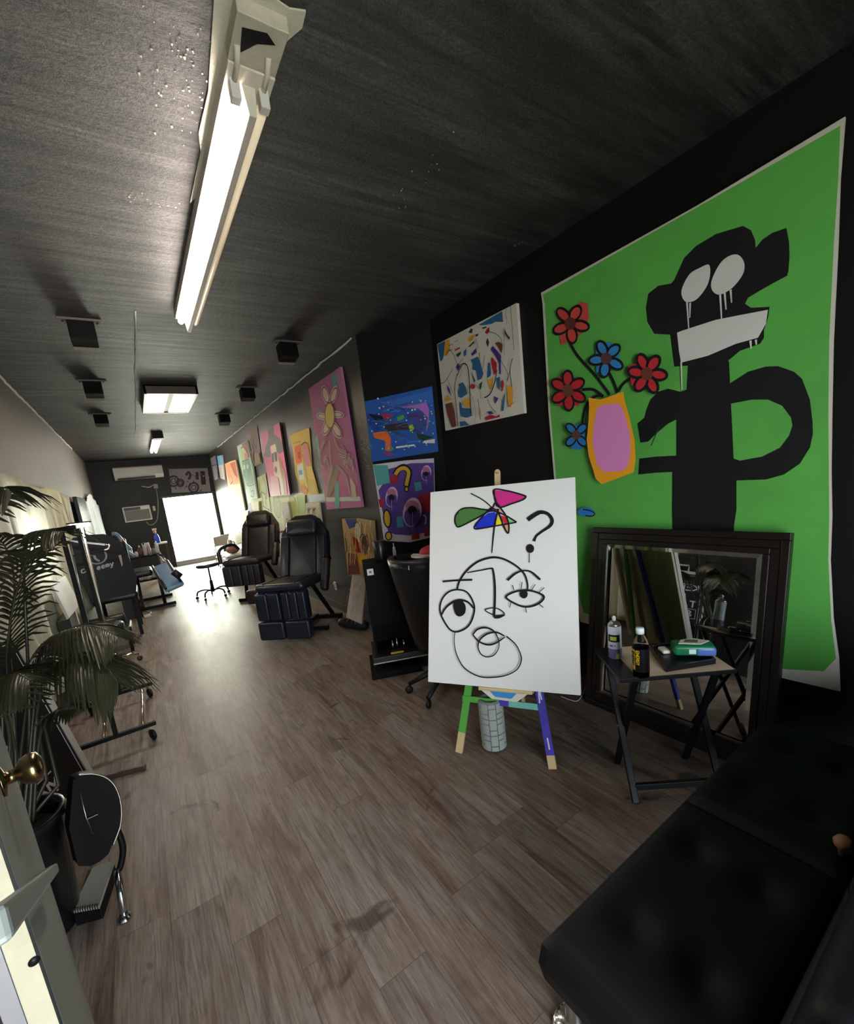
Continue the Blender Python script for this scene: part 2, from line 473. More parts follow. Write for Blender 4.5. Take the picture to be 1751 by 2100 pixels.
M_floor = floor_material(); M_ceil = ceiling_material()
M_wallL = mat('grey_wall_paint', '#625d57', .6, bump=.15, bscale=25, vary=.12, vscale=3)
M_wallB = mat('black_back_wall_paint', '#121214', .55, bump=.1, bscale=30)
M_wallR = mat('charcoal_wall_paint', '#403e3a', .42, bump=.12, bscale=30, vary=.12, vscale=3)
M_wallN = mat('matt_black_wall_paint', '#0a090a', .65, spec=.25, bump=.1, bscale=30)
M_blk = mat('black_plastic', '#0b0b0d', .5, spec=.3)
M_blkm = mat('black_metal', '#0a0a0b', .55, spec=.2)
M_vinyl = mat('black_vinyl', '#1c1c22', .38, bump=.08, bscale=120, spec=.6)
M_vinylN = mat('navy_black_vinyl', '#171b28', .34, bump=.08, bscale=120, spec=.6)
M_chrome = mat('chrome', '#d6d6d8', .14, 1.)
M_steel = mat('brushed_steel', '#b9b2a6', .3, 1.)
M_white = mat('white_enamel', '#dcd9d2', .4)
M_cream = mat('worn_cream_paint', '#b3ab94', .6, bump=.3, bscale=60, vary=.2, vscale=20)

# ---- floor, ceiling, walls
mb = MB(); mb.frame((XL-.1, YF-.1, -.1), (XN-XL+.25, 0, 0), (0, YB-YF+.3, 0), (0, 0, .1)); struct('floor', mb, M_floor)
mb = MB(); mb.frame((XL-.1, YF-.1, ZC), (XN-XL+.25, 0, 0), (0, YB-YF+.3, 0), (0, 0, .1)); struct('ceiling', mb, M_ceil)
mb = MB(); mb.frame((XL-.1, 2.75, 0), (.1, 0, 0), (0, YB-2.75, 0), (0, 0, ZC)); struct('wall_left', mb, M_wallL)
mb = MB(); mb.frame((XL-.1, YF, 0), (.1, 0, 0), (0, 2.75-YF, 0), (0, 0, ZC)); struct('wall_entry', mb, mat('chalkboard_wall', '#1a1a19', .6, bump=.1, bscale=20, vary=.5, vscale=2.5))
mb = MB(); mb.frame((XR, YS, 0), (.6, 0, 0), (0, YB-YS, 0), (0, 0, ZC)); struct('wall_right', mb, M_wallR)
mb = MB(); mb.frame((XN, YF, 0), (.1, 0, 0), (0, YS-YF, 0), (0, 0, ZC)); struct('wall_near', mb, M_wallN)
# the slanted return between the two stretches of the right wall
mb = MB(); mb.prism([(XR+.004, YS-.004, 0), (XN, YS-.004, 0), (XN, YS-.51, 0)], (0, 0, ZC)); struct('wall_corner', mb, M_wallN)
# back wall with its doorway
DX0, DX1, DZ1 = .70, 1.97, 1.93
mb = MB()
mb.frame((XL-.1, YB, 0), (DX0-XL+.1, 0, 0), (0, .15, 0), (0, 0, ZC))
mb.frame((DX0, YB, DZ1), (DX1-DX0, 0, 0), (0, .15, 0), (0, 0, ZC-DZ1))
mb.frame((DX1, YB, 0), (XN-DX1+.1, 0, 0), (0, .15, 0), (0, 0, ZC))
struct('wall_back', mb, M_wallB)
# entrance wall behind the photographer: a wide glazed shopfront opening
mb = MB()
mb.frame((XL-.1, YF-.1, 0), (.25, 0, 0), (0, .1, 0), (0, 0, ZC))
mb.frame((XL+.15, YF-.1, 2.15), (1.55, 0, 0), (0, .1, 0), (0, 0, ZC-2.15))
mb.frame((.90, YF-.1, 0), (XN-.8, 0, 0), (0, .1, 0), (0, 0, ZC))
struct('wall_front', mb, M_wallN)
# frame and sill of the back door
mb = MB(); M_jamb = mat('grey_door_frame', '#4b4a49', .5, vary=.2, vscale=12)
mb.frame((DX0-.05, YB-.02, DZ1), (DX1-DX0+.1, 0, 0), (0, .17, 0), (0, 0, .05))
mb.frame((DX1-.02, YB-.02, 0), (.06, 0, 0), (0, .17, 0), (0, 0, DZ1))
d1 = struct('door_1', mb, M_jamb, bevel=.004)
mb = MB(); mb.frame((DX0-.02, YB-.06, 0), (DX1-DX0, 0, 0), (0, .2, 0), (0, 0, .14)); mb.frame((DX0-.02, YB-.09, .0), (DX1-DX0, 0, 0), (0, .03, 0), (0, 0, .07))
obj('door_sill', mb, mat('grey_sill', '#8b8a8c', .45), d1, 'pale grey worn door sill', bevel=.004)
# skirting along the right wall, caulk lines under the ceiling
mb = MB(); mb.frame((XR-.015, YS, 0), (.015, 0, 0), (0, YB-YS-.2, 0), (0, 0, .10)); struct('baseboard_right', mb, mat('dark_skirting', '#3a3836', .4), bevel=.004)
M_caulk = mat('unpainted_caulk', '#e4e0da', .7)
def wob(x0, x1, y0, y1, z, n=60, a=.006):
    return [(x0+(x1-x0)*k/n+random.uniform(-a, a), y0+(y1-y0)*k/n, z+random.uniform(-a, a)) for k in range(n+1)]
mb = MB(); mb.tube(wob(XL+.006, XL+.006, 4.6, 11.2, ZC-.012), .013, n=6); struct('trim_1', mb, M_caulk)
mb = MB(); mb.tube(wob(XR-.006, XR-.006, 4.0, 12.2, ZC-.010), [.007+.005*abs(math.sin(k*.7)) for k in range(61)], n=6); struct('trim_2', mb, M_caulk)
# a thin raised seam running down the ceiling boards
mb = MB(); mb.tube([(.28+random.uniform(-.006, .006), 3.85+k*.17, ZC-.001) for k in range(36)], [.003+.007*random.random() for k in range(36)], n=5); struct('trim_3', mb, mat('seam_plaster', '#c2bdb6', .6))
# chips of bare plaster on the ceiling
mb = MB()
for px, py, n_, sp in ((385, 95, 9, .05), (365, 180, 10, .06), (392, 188, 8, .05), (375, 250, 7, .05), (272, 405, 3, .02), (330, 415, 4, .04), (412, 60, 8, .10), (815, 385, 3, .03), (885, 335, 4, .05), (815, 425, 3, .03), (1060, 500, 2, .02)):
    c = at_z(ZC)(px, py)
    for k in range(n_*2):
        x, y = c.x+random.gauss(0, sp), c.y+random.gauss(0, sp*1.1); w = random.uniform(.0012, .0045); e = random.uniform(.4, 2.2)
        mb.prism([(x-w, y-w*.6*e, ZC-.0004), (x+w*.3, y-w*1.1*e, ZC-.0004), (x+w, y-w*.1, ZC-.0004), (x+w*.6, y+w*.8*e, ZC-.0004), (x-w*.5, y+w*.6, ZC-.0004)], (0, 0, -.0015))
struct('trim_4', mb, mat('bare_plaster', '#a7a09a', .5))

# scuffed silvery paint on the end of the right wall
mb = MB()
for px, py, n_, sp in ((748, 925, 70, .07), (752, 950, 40, .06), (656, 975, 16, .04), (660, 992, 14, .04), (738, 860, 10, .05)):
    c = at_x(XR)(px, py)
    for k in range(n_):
        y, z = c.y+random.gauss(0, sp*.6), c.z+random.gauss(0, sp*1.3); w = random.uniform(.002, .008)
        mb.prism([(XR-.0004, y-w, z-w), (XR-.0004, y+w*.7, z-w*.8), (XR-.0004, y+w, z+w), (XR-.0004, y-w*.6, z+w*1.3)], (-.0008, 0, 0))
struct('trim_5', mb, mat('silvery_scuff', '#8d8a84', .5))

# ---- daylight: sky outside both doorways
W = bpy.data.worlds.new('sky'); SC.world = W; W.use_nodes = True
nt = W.node_tree; bg = nt.nodes['Background']
tc = nt.nodes.new('ShaderNodeTexCoord'); sx = nt.nodes.new('ShaderNodeSeparateXYZ'); nt.links.new(tc.outputs['Generated'], sx.inputs[0])
rp = nt.nodes.new('ShaderNodeValToRGB'); mr = nt.nodes.new('ShaderNodeMapRange')
mr.inputs[1].default_value = -1; mr.inputs[2].default_value = 1
nt.links.new(sx.outputs[1], mr.inputs[0]); nt.links.new(mr.outputs[0], rp.inputs[0])
rp.color_ramp.elements[0].position = .3; rp.color_ramp.elements[0].color = (.84, .93, 1.0, 1)
rp.color_ramp.elements[1].position = .7; rp.color_ramp.elements[1].color = (.95, 1.0, .84, 1)
nt.links.new(rp.outputs[0], bg.inputs['Color'])
ms_ = nt.nodes.new('ShaderNodeMapRange'); ms_.inputs[1].default_value = -.15; ms_.inputs[2].default_value = .15; ms_.inputs[3].default_value = WORLD; ms_.inputs[4].default_value = WORLDB
nt.links.new(sx.outputs[1], ms_.inputs[0]); nt.links.new(ms_.outputs[0], bg.inputs['Strength'])
def portal(name, c, sx_, sy_, rot, **k):
    l = bpy.data.lights.new(name, 'AREA'); l.shape = 'RECTANGLE'; l.size = sx_; l.size_y = sy_; l.cycles.is_portal = True
    o = bpy.data.objects.new(name, l); COL.objects.link(o); o.location = c; o.rotation_euler = rot
portal('back_doorway_daylight', ((DX0+DX1)/2, YB+.12, 1.03), DX1-DX0, 1.8, (-PI/2, 0, 0))
portal('entrance_daylight', (XL+.92, YF-.05, 1.08), 1.55, 2.15, (PI/2, 0, 0))
# paving outside both doors, lit by the open sky
mb = MB(); mb.frame((-6, YB+.16, -.2), (14, 0, 0), (0, 9, 0), (0, 0, .1)); struct('ground_outside', mb, mat('pale_concrete', '#c9c6bd', .8))
mb = MB(); mb.frame((-6, YF-8, -.2), (14, 0, 0), (0, 7.85, 0), (0, 0, .1)); struct('ground_entrance', mb, MATS['pale_concrete'])

# ================================================================ ceiling lights
M_tube = mat('lit_tube', '#ffffff', .4, emit='#fff1e4', estr=TUBE)
M_tubeoff = mat('unlit_tube_glow', '#efe6d6', .3, emit='#ffd9a8', estr=.28)  # tube is off; faint emission stands in for light it reflects
M_fix = mat('cream_enamel', '#d8d0c2', .35)
M_old = mat('unpainted_plaster_edge', '#c8c4b4', .75, bump=.5, bscale=60)
FX0, FX1, FY0, FY1 = .515, .665, 1.50, 3.78
t = thing('fluorescent_light', 'long twin tube ceiling light with one bright tube and one unlit tube', 'ceiling light', ((FX0+FX1)/2, 2.65, ZC))
mb = MB()
mb.frame((FX0, FY0+.10, ZC), (FX1-FX0, 0, 0), (0, FY1-FY0-.1, 0), (0, 0, -.055))
mb.prism([((FX0+FX1)/2-.022, FY0+.16, ZC-.055), ((FX0+FX1)/2+.022, FY0+.16, ZC-.055), ((FX0+FX1)/2+.012, FY0+.16, ZC-.145), ((FX0+FX1)/2-.012, FY0+.16, ZC-.145)], (0, FY1-FY0-.17, 0))
obj('housing', mb, M_fix, t, bevel=.003)
mb = MB(); mb.frame((FX0, FY0-.06, ZC), (FX1-FX0, 0, 0), (0, .16, 0), (0, 0, -.05)); obj('end_plate', mb, mat('stained_metal', '#b9b2a2', .5, vary=.25, vscale=25), t, 'stained bare metal end plate', bevel=.003)
mb = MB()
mb.prism([(FX0+.02, FY0-.02, ZC-.0505), (FX0+.09, FY0-.035, ZC-.0505), (FX0+.12, FY0-.01, ZC-.0505), (FX0+.07, FY0+.01, ZC-.0505), (FX0+.03, FY0+.06, ZC-.0505)], (0, 0, -.001))
obj('cable_hole', mb, M_blk, t, 'dark cable hole')
mb = MB(); pl = [(FX0-.03, FY0+.2), (FX0-.05, FY0-.06), (FX0-.02, FY0-.12), (FX0+.06, FY0-.10), (FX1, FY0-.085), (FX1+.045, FY0-.10), (FX1+.05, FY0-.05), (FX1+.01, FY0+.03), (FX0, FY0+.03), (FX0, FY0+.9), (FX0-.018, FY0+.95), (FX0-.012, FY0+.6), (FX0-.03, FY0+.5), (FX0-.022, FY0+.3)]
mb.prism([(x, y, ZC-.001) for x, y in pl], (0, 0, -.006)); obj('plaster_edge', mb, M_old, t, 'strip of bare plaster left around the end plate')
for sx_, mm, lb in ((-.047, M_tube, 'bright lit tube'), (.047, M_tubeoff, 'unlit tube given a faint glow')):
    mb = MB(); x = (FX0+FX1)/2+sx_
    mb.tube([(x, FY0+.2, ZC-.085), (x, FY1-.05, ZC-.085)], .019, n=16); o = obj('tube', mb, mm, t, lb)
    mb = MB()
    mb.lathe((x, FY1-.05, ZC-.085), [(.017, 0), (.017, .02), (.006, .045)], n=12, axis=(0, 1, 0))
    obj('tube_holder', mb, M_white, t, bevel=.003)
    mb = MB(); mb.frame((x-.016, FY0+.15, ZC-.11), (.032, 0, 0), (0, .035, 0), (0, 0, .06)); obj('tube_holder', mb, M_white, t, bevel=.003)
    mb = MB(); mb.tube([(x, FY0+.155, ZC-.06), (x, FY0+.10, ZC-.055), (x-.01, FY0+.04, ZC-.052)], .009, n=8); obj('wire_cover', mb, M_fix, t)

# square ceiling light and the short far one
M_panel = mat('lit_diffuser', '#fff6e0', .4, emit='#ffe7bd', estr=PANEL)
t = thing('panel_light', 'square box ceiling light with two glowing panels', 'ceiling light', (.62, 6.5, ZC))
mb = MB(); x0, x1, y0, y1 = .34, .90, 5.95, 7.15
for a in ((x0, y0, x1-x0, .03), (x0, y1-.03, x1-x0, .03), (x0, y0, .03, y1-y0), (x1-.03, y0, .03, y1-y0)): mb.frame((a[0], a[1], ZC), (a[2], 0, 0), (0, a[3], 0), (0, 0, -.10))
mb.frame((x0, y0, ZC), (x1-x0, 0, 0), (0, y1-y0, 0), (0, 0, -.02)); obj('light_frame', mb, mat('dark_bronze_frame', '#4b4038', .4), t, bevel=.004)
mb = MB(); mb.frame(((x0+x1)/2-.03, y0+.03, ZC-.085), (.06, 0, 0), (0, y1-y0-.06, 0), (0, 0, .06)); obj('divider', mb, mat('tan_divider', '#8a7c68', .5), t)
for xa, xb in ((x0+.03, (x0+x1)/2-.03), ((x0+x1)/2+.03, x1-.03)):
    mb = MB(); mb.frame((xa, y0+.03, ZC-.088), (xb-xa, 0, 0), (0, y1-y0-.06, 0), (0, 0, .02)); obj('diffuser', mb, M_panel, t)
t = thing('fluorescent_light', 'short bright tube light at the far end of the ceiling', 'ceiling light', (.61, 10.8, ZC))
mb = MB(); mb.frame((.54, 9.5, ZC), (.15, 0, 0), (0, 2.4, 0), (0, 0, -.06)); obj('housing', mb, M_fix, t, bevel=.004)
for x in (.575, .655):
    mb = MB(); mb.tube([(x, 9.75, ZC-.085), (x, 11.85, ZC-.085)], .02, n=12); obj('tube', mb, M_tube, t)
mb = MB(); mb.frame((.53, 9.46, ZC), (.17, 0, 0), (0, .26, 0), (0, 0, -.11)); obj('end_cap', mb, M_blk, t, 'dark end cap')

# six box spotlights in two rows
def spot(label, loc):
    t = thing('ceiling_spotlight', label, 'spotlight', loc, 'black box spotlights in two rows on the ceiling')
    x, y, z = loc
    mb = MB(); mb.frame((x-.125, y-.045, z), (.25, 0, 0), (0, .10, 0), (0, 0, -.010)); mb.frame((x-.13, y-.055, z), (.26, 0, 0), (0, .010, 0), (0, 0, -.016))
    obj('mounting_plate', mb, mat('grey_bracket', '#55524f', .6), t, 'grey mounting plate', bevel=.002)
    mb = MB(); mb.box((x, y+.025, z-.080), (.16, .15, .14), rx=-.12); obj('lamp_box', mb, mat('dull_black_metal', '#040404', .7, spec=.2), t, bevel=.006)
    mb = MB(); mb.box((x, y+.10, z-.155), (.16, .05, .012), rx=-.4); obj('lens', mb, mat('pale_lens', '#8a847e', .3), t, 'pale lens below the box', bevel=.002)
    for s in (-1, 1):
        mb = MB(); mb.lathe((x+s*.102, y, z-.012), [(.008, 0), (.008, -.005)], n=8); obj('screw', mb, M_blk, t)
    return t
s0 = spot('black ceiling spotlight nearest the camera in the left row', (-.06, 4.12, ZC))
for (x, y), lb in (((-.11, 5.84), 'black ceiling spotlight in the middle of the left row'), ((-.14, 7.64), 'black ceiling spotlight at the far end of the left row'),
    ((1.485, 4.26), 'black ceiling spotlight nearest the camera in the right row'), ((1.48, 6.02), 'black ceiling spotlight in the middle of the right row'), ((1.48, 7.78), 'black ceiling spotlight at the far end of the right row')):
    copy_tree(s0, (x, y, ZC), None, lb)
# ================================================================ paintings
BK = '#111013'
DIAG = ((XR, YS-.03, 0), (-1, -1, 0))          # face of the slanted return wall
def hang(A, name, label, cat='painting', group=None): return one(name, A.mb, label, cat, group=group)

# ---- the big green cloth with a black figure
A = Art(((XN-.035, 0, 0), (-1, 0, 0)), [(22,905),(800,470),(1545,22),(1520,330),(1510,640),(1485,1150),(1478,1500),(1474,1800),(1478,2027),(1470,2247),(1485,2540),(1512,2736),(1519,2902),(1246,2838),(780,2720),(342,2589),(220,2552),(150,2200),(88,1830),(60,1500),(30,960)], '#cfcabb', .012, zoom(1100,230,1751,1590), .7)
G = mat('green_brushed_paint', '#57a648', .55, vary=.22, vscale=4, bump=.15, bscale=14)
A.poly([(32,915),(330,745),(800,480),(1522,68),(1512,330),(1490,650),(1466,1150),(1462,1500),(1464,1800),(1466,2027),(1462,2247),(1476,2540),(1500,2736),(1440,2800),(1246,2790),(780,2670),(342,2545),(235,2505),(160,2200),(98,1830),(70,1500),(42,960)], G)
body = [(690,840),(740,730),(800,670),(900,610),(1035,570),(1075,592),(1095,640),(1098,680),(1130,640),(1180,605),(1252,580),(1265,650),(1268,720),(1262,800),(1255,820),(1180,860),(1110,900),(1060,930),(1045,960),(1075,980),(1168,975),(1160,1030),(1140,1090),(1140,1130),(1120,1160),(1020,1195),(960,1245),(965,1250),(970,1358),(1060,1300),(1150,1274),(1210,1272),(1290,1300),(1330,1335),(1370,1440),(1383,1550),(1385,1610),(1370,1680),(1320,1760),(1240,1815),(1150,1840),(1002,1845),(1002,1990),(990,2070),(985,2640),(700,2560),(680,2070),(678,1990),(680,1802),(600,1806),(510,1815),(515,1735),(600,1725),(700,1720),(700,1540),(660,1560),(600,1610),(560,1650),(520,1655),(505,1560),(540,1530),(550,1490),(570,1440),(610,1400),(660,1385),(720,1400),(752,1390),(758,1270),(690,1275),(680,1200),(670,1115),(590,1110),(555,1050),(548,980),(560,910),(610,870),(675,858)]
A.poly(body, BK)
A.poly([(975,1460),(1080,1440),(1160,1440),(1230,1470),(1275,1530),(1282,1570),(1265,1620),(1220,1680),(1130,1725),(1020,1745),(988,1735),(982,1600)], G)
WP = '#dcd8d2'
A.poly([(705,1105),(730,1095),(900,1040),(1160,990),(1150,1060),(1110,1130),(1000,1160),(860,1220),(725,1255),(715,1200)], WP)
A.poly([(865,765),(870,820),(850,880),(800,940),(750,950),(728,915),(735,870),(770,810),(820,780)], WP, True)
A.poly([(1010,715),(1040,750),(1040,800),(1010,850),(970,890),(915,915),(880,890),(880,840),(920,760),(965,722)], WP, True)
for a, b in (((755,945),(765,1090)), ((772,955),(770,1030)), ((922,910),(930,1050)), ((945,905),(952,990)), ((975,890),(980,955)), ((728,1250),(732,1390)), ((1075,1145),(1078,1185)), ((1102,1140),(1105,1165))): A.line([a, b], [.009, .005], WP)
def flower(x, y, patch, col, cc, s=1., n=5, a0=.3):
    A.poly(patch, col)
    for k in range(n):
        a = a0+k*2*PI/n; px, py = x+50*s*math.cos(a), y+56*s*math.sin(a)
        A.ell(px, py, 34*s, 21*s, col, a); A.ring(px, py, 38*s, 24*s, .012*s+.002, BK, a)
    A.ell(x, y, 27*s, 30*s, cc)
for st in ([(170,1150),(210,1220),(300,1320),(370,1415)], [(365,1300),(390,1350),(410,1405)], [(490,1325),(440,1360),(415,1400)], [(235,1390),(290,1390),(340,1425)], [(235,1565),(250,1480),(290,1430),(335,1415)]): A.line(st, .017, BK)
flower(178,1060, [(120,1100),(175,1000),(225,950),(262,960),(268,1030),(235,1110),(130,1170)], '#c4453f', '#5a2a25', 1.05, 5, .2)
flower(362,1235, [(305,1180),(380,1150),(425,1215),(415,1250),(395,1280),(310,1305)], '#2f7fc0', '#5a3430', 1.0, 5, .5)
flower(570,1310, [(470,1275),(520,1255),(610,1260),(650,1320),(600,1385),(490,1370)], '#c02a35', '#6a3428', 1.1, 6, .1)
flower(178,1395, [(110,1330),(200,1320),(240,1390),(230,1470),(120,1470)], '#b8242f', '#6a3a30', 1.05, 6, .5)
flower(222,1615, [(200,1570),(262,1560),(266,1670),(240,1690),(195,1685)], '#2874b4', '#5a3a34', .78, 4, .8)
A.poly([(285,1430),(345,1440),(460,1400),(465,1440),(490,1530),(515,1640),(520,1740),(510,1800),(350,1860),(318,1830),(308,1790),(285,1720),(275,1640),(285,1540),(288,1480)], '#f2a51e')
A.poly([(330,1480),(360,1465),(430,1458),(455,1480),(490,1600),(495,1700),(480,1775),(440,1795),(360,1798),(325,1760),(305,1650),(312,1560)], '#e58bcb')
A.ell(272, 1998, 42, 22, '#2f78c4'); A.line([(255,1985),(290,1990),(315,2005),(300,2018),(268,2015)], .008, BK)
A.line([(640,1570),(610,1640),(598,1668)], .006, '#1d3a1a')
hang(A, 'cloth_painting', 'huge green cloth painted with a black figure holding a vase of flowers', 'painting')

# ---- the white canvas on the easel: leaning back on its own plane
CB = [Vector((1.095*1.13, 1.822*1.13, 1.6-1.048*1.13)), Vector((1.511*1.13, 1.186*1.13, 1.6-1.048*1.13))]   # bottom corners
CT = Vector((1.370*1.13, 2.002*1.13, 1.6-.077*1.13))
cn = (CB[1]-CB[0]).cross(CT-CB[0]).normalized()
if cn.dot(Vector(EYE)-CB[0]) < 0: cn = -cn
A = Art((CB[0], cn), [(95,250),(1340,120),(1387,2000),(75,1882)], '#eeece6', .022, zoom(860,950,1220,1512), .6)
A.poly([(645,230),(760,240),(890,275),(918,292),(900,315),(800,350),(692,382),(660,320)], '#d02f86')
A.poly([(308,490),(320,440),(370,395),(450,385),(540,400),(620,415),(560,440),(470,490),(380,540),(345,548),(318,530)], '#4a7a3c')
A.poly([(590,430),(650,420),(660,440),(645,540),(560,560),(490,565),(480,545),(510,495)], '#1c33c4')
A.poly([(570,415),(625,380),(640,390),(665,415),(600,425)], '#4a3a78').poly([(630,375),(655,345),(668,375),(660,405),(640,395)], '#e59bbb')
A.poly([(675,390),(700,395),(740,450),(700,440),(672,425)], '#e8a878').poly([(705,450),(745,465),(765,520),(735,525),(715,490)], '#cf2424')
A.poly([(668,450),(690,480),(715,522),(660,540)], '#f2de22').poly([(765,475),(835,505),(770,518)], '#7fc878').poly([(735,530),(772,525),(768,600),(750,580)], '#e59f70')
L1, L2 = .0092, .006
A.line([(645,230),(760,240),(890,275),(918,292),(890,318),(800,350),(692,382),(660,320)], L1, BK, True)
A.line([(840,510),(740,450),(640,412),(540,398),(450,385),(370,395),(322,440),(308,490),(320,535),(350,548),(470,490),(560,440),(625,395),(655,345),(668,372)], L1, BK)
A.line([(620,385),(520,490),(478,548),(500,568),(640,545),(760,525),(838,510)], L1, BK)
A.line([(645,230),(655,320),(692,375),(745,450),(772,530),(768,604),(735,560),(705,480),(672,395)], L1, BK)
A.line([(445,262),(520,300),(580,340),(630,385),(680,412)], L2, BK)
A.line([(685,395),(655,520),(640,640),(628,775)], [L1, L1, .008, .005], BK)
A.line([(935,490),(1000,445),(1050,425),(1110,440),(1145,490),(1130,540),(1060,590),(1010,630),(990,675)], [.024,.025,.022,.017,.018,.017,.013,.012,.015], BK)
A.ell(957,737,34,38,BK); A.line([(950,775),(950,858)], .004, BK)
A.line([(330,1095),(350,1020),(410,930),(500,855),(600,818),(680,815),(760,840),(850,895),(910,960),(935,1040),(935,1105)], [.010,.011,.012,.012,.013,.012,.011,.010,.009,.008,.007], BK)
A.line([(207,1020),(330,1010),(462,1005)], .011, BK)
A.line([(415,945),(530,925),(620,908),(640,925),(655,1050),(655,1200),(648,1325)], [.006,.007,.009,.010,.012,.012,.012], BK)
A.line([(572,1265),(640,1246),(700,1262),(738,1300),(690,1312),(640,1305)], .006, BK, True); A.line([(650,1328),(690,1325),(742,1308)], [.012,.014,.005], BK)
A.line([(335,1090),(420,1115),(475,1210),(475,1300),(430,1400),(340,1450),(270,1430),(205,1330),(185,1250),(205,1170),(260,1110)], .0095, BK, True)
A.line([(200,1305),(240,1240),(310,1190),(370,1180),(430,1200),(475,1250)], [.009,.011,.013,.013,.011,.008], BK)
A.poly([(300,1215),(330,1185),(375,1185),(405,1230),(400,1290),(360,1320),(320,1300)], BK, True)
A.line([(752,1155),(810,1115),(900,1095),(990,1105),(1075,1145),(1050,1195),(980,1230),(900,1235),(820,1205)], .0105, BK, True)
A.ell(905,1128,33,38,BK); A.line([(765,1010),(830,955),(900,928),(970,940),(1045,1005)], [.013,.011,.009,.010,.012], BK)
for a, b in (((808,1050),(820,1095)), ((890,1025),(882,1085)), ((1003,1045),(972,1095)), ((1080,1073),(1035,1115)), ((795,1200),(783,1243)), ((920,1240),(928,1287)), ((1035,1210),(1073,1243))): A.line([a, b], .0042, BK)
A.line([(470,1475),(510,1430),(580,1415),(650,1445),(690,1520),(690,1590),(650,1650),(590,1665),(540,1640),(515,1580),(530,1520),(590,1470),(670,1455),(740,1485)], [.008,.01,.01,.008,.006,.005,.006,.006,.006,.007,.009,.01,.009,.008], BK)
A.line([(470,1475),(520,1530),(590,1560),(660,1550),(745,1495)], [.007,.009,.010,.009,.006], BK)
A.line([(318,1450),(312,1540),(335,1650),(400,1760),(520,1830),(640,1840),(760,1820),(850,1770),(885,1690),(870,1620),(830,1550),(760,1490)], [.005,.005,.006,.007,.007,.007,.006,.006,.007,.006,.006,.008], BK)
A.mb.prism([A.P(*p)-cn*.0222 for p in ((95,250),(1340,120),(1387,2000),(75,1882))], -cn*.0006, paint('#e6e0c6'))
canvas = hang(A, 'canvas', 'large white canvas on easel painted with a one line face and coloured wings', 'canvas')
# stretcher bars on its back
canvas_u = (CB[1]-CB[0]).normalized(); canvas_v = (CT-CB[0]).normalized()
CW, CH = (CB[1]-CB[0]).length, (CT-CB[0]).length
mb = MB(); bk = CB[0]-cn*.0225
for a, b, w, h in ((0, 0, CW, .045), (0, CH-.045, CW, .045), (0, .045, .045, CH-.09), (CW-.045, .045, .045, CH-.09), (CW*.25, .045, .05, CH-.09), (CW*.5-.025, .045, .05, CH-.09), (CW*.75-.05, .045, .05, CH-.09)):
    mb.frame(bk+canvas_u*a+canvas_v*b, canvas_u*w, canvas_v*h, -cn*.02)
obj('stretcher_frame', mb, mat('pale_pine', '#e6dcc0', .6, vary=.15, vscale=10), canvas, 'pale wooden stretcher frame', bevel=.002)

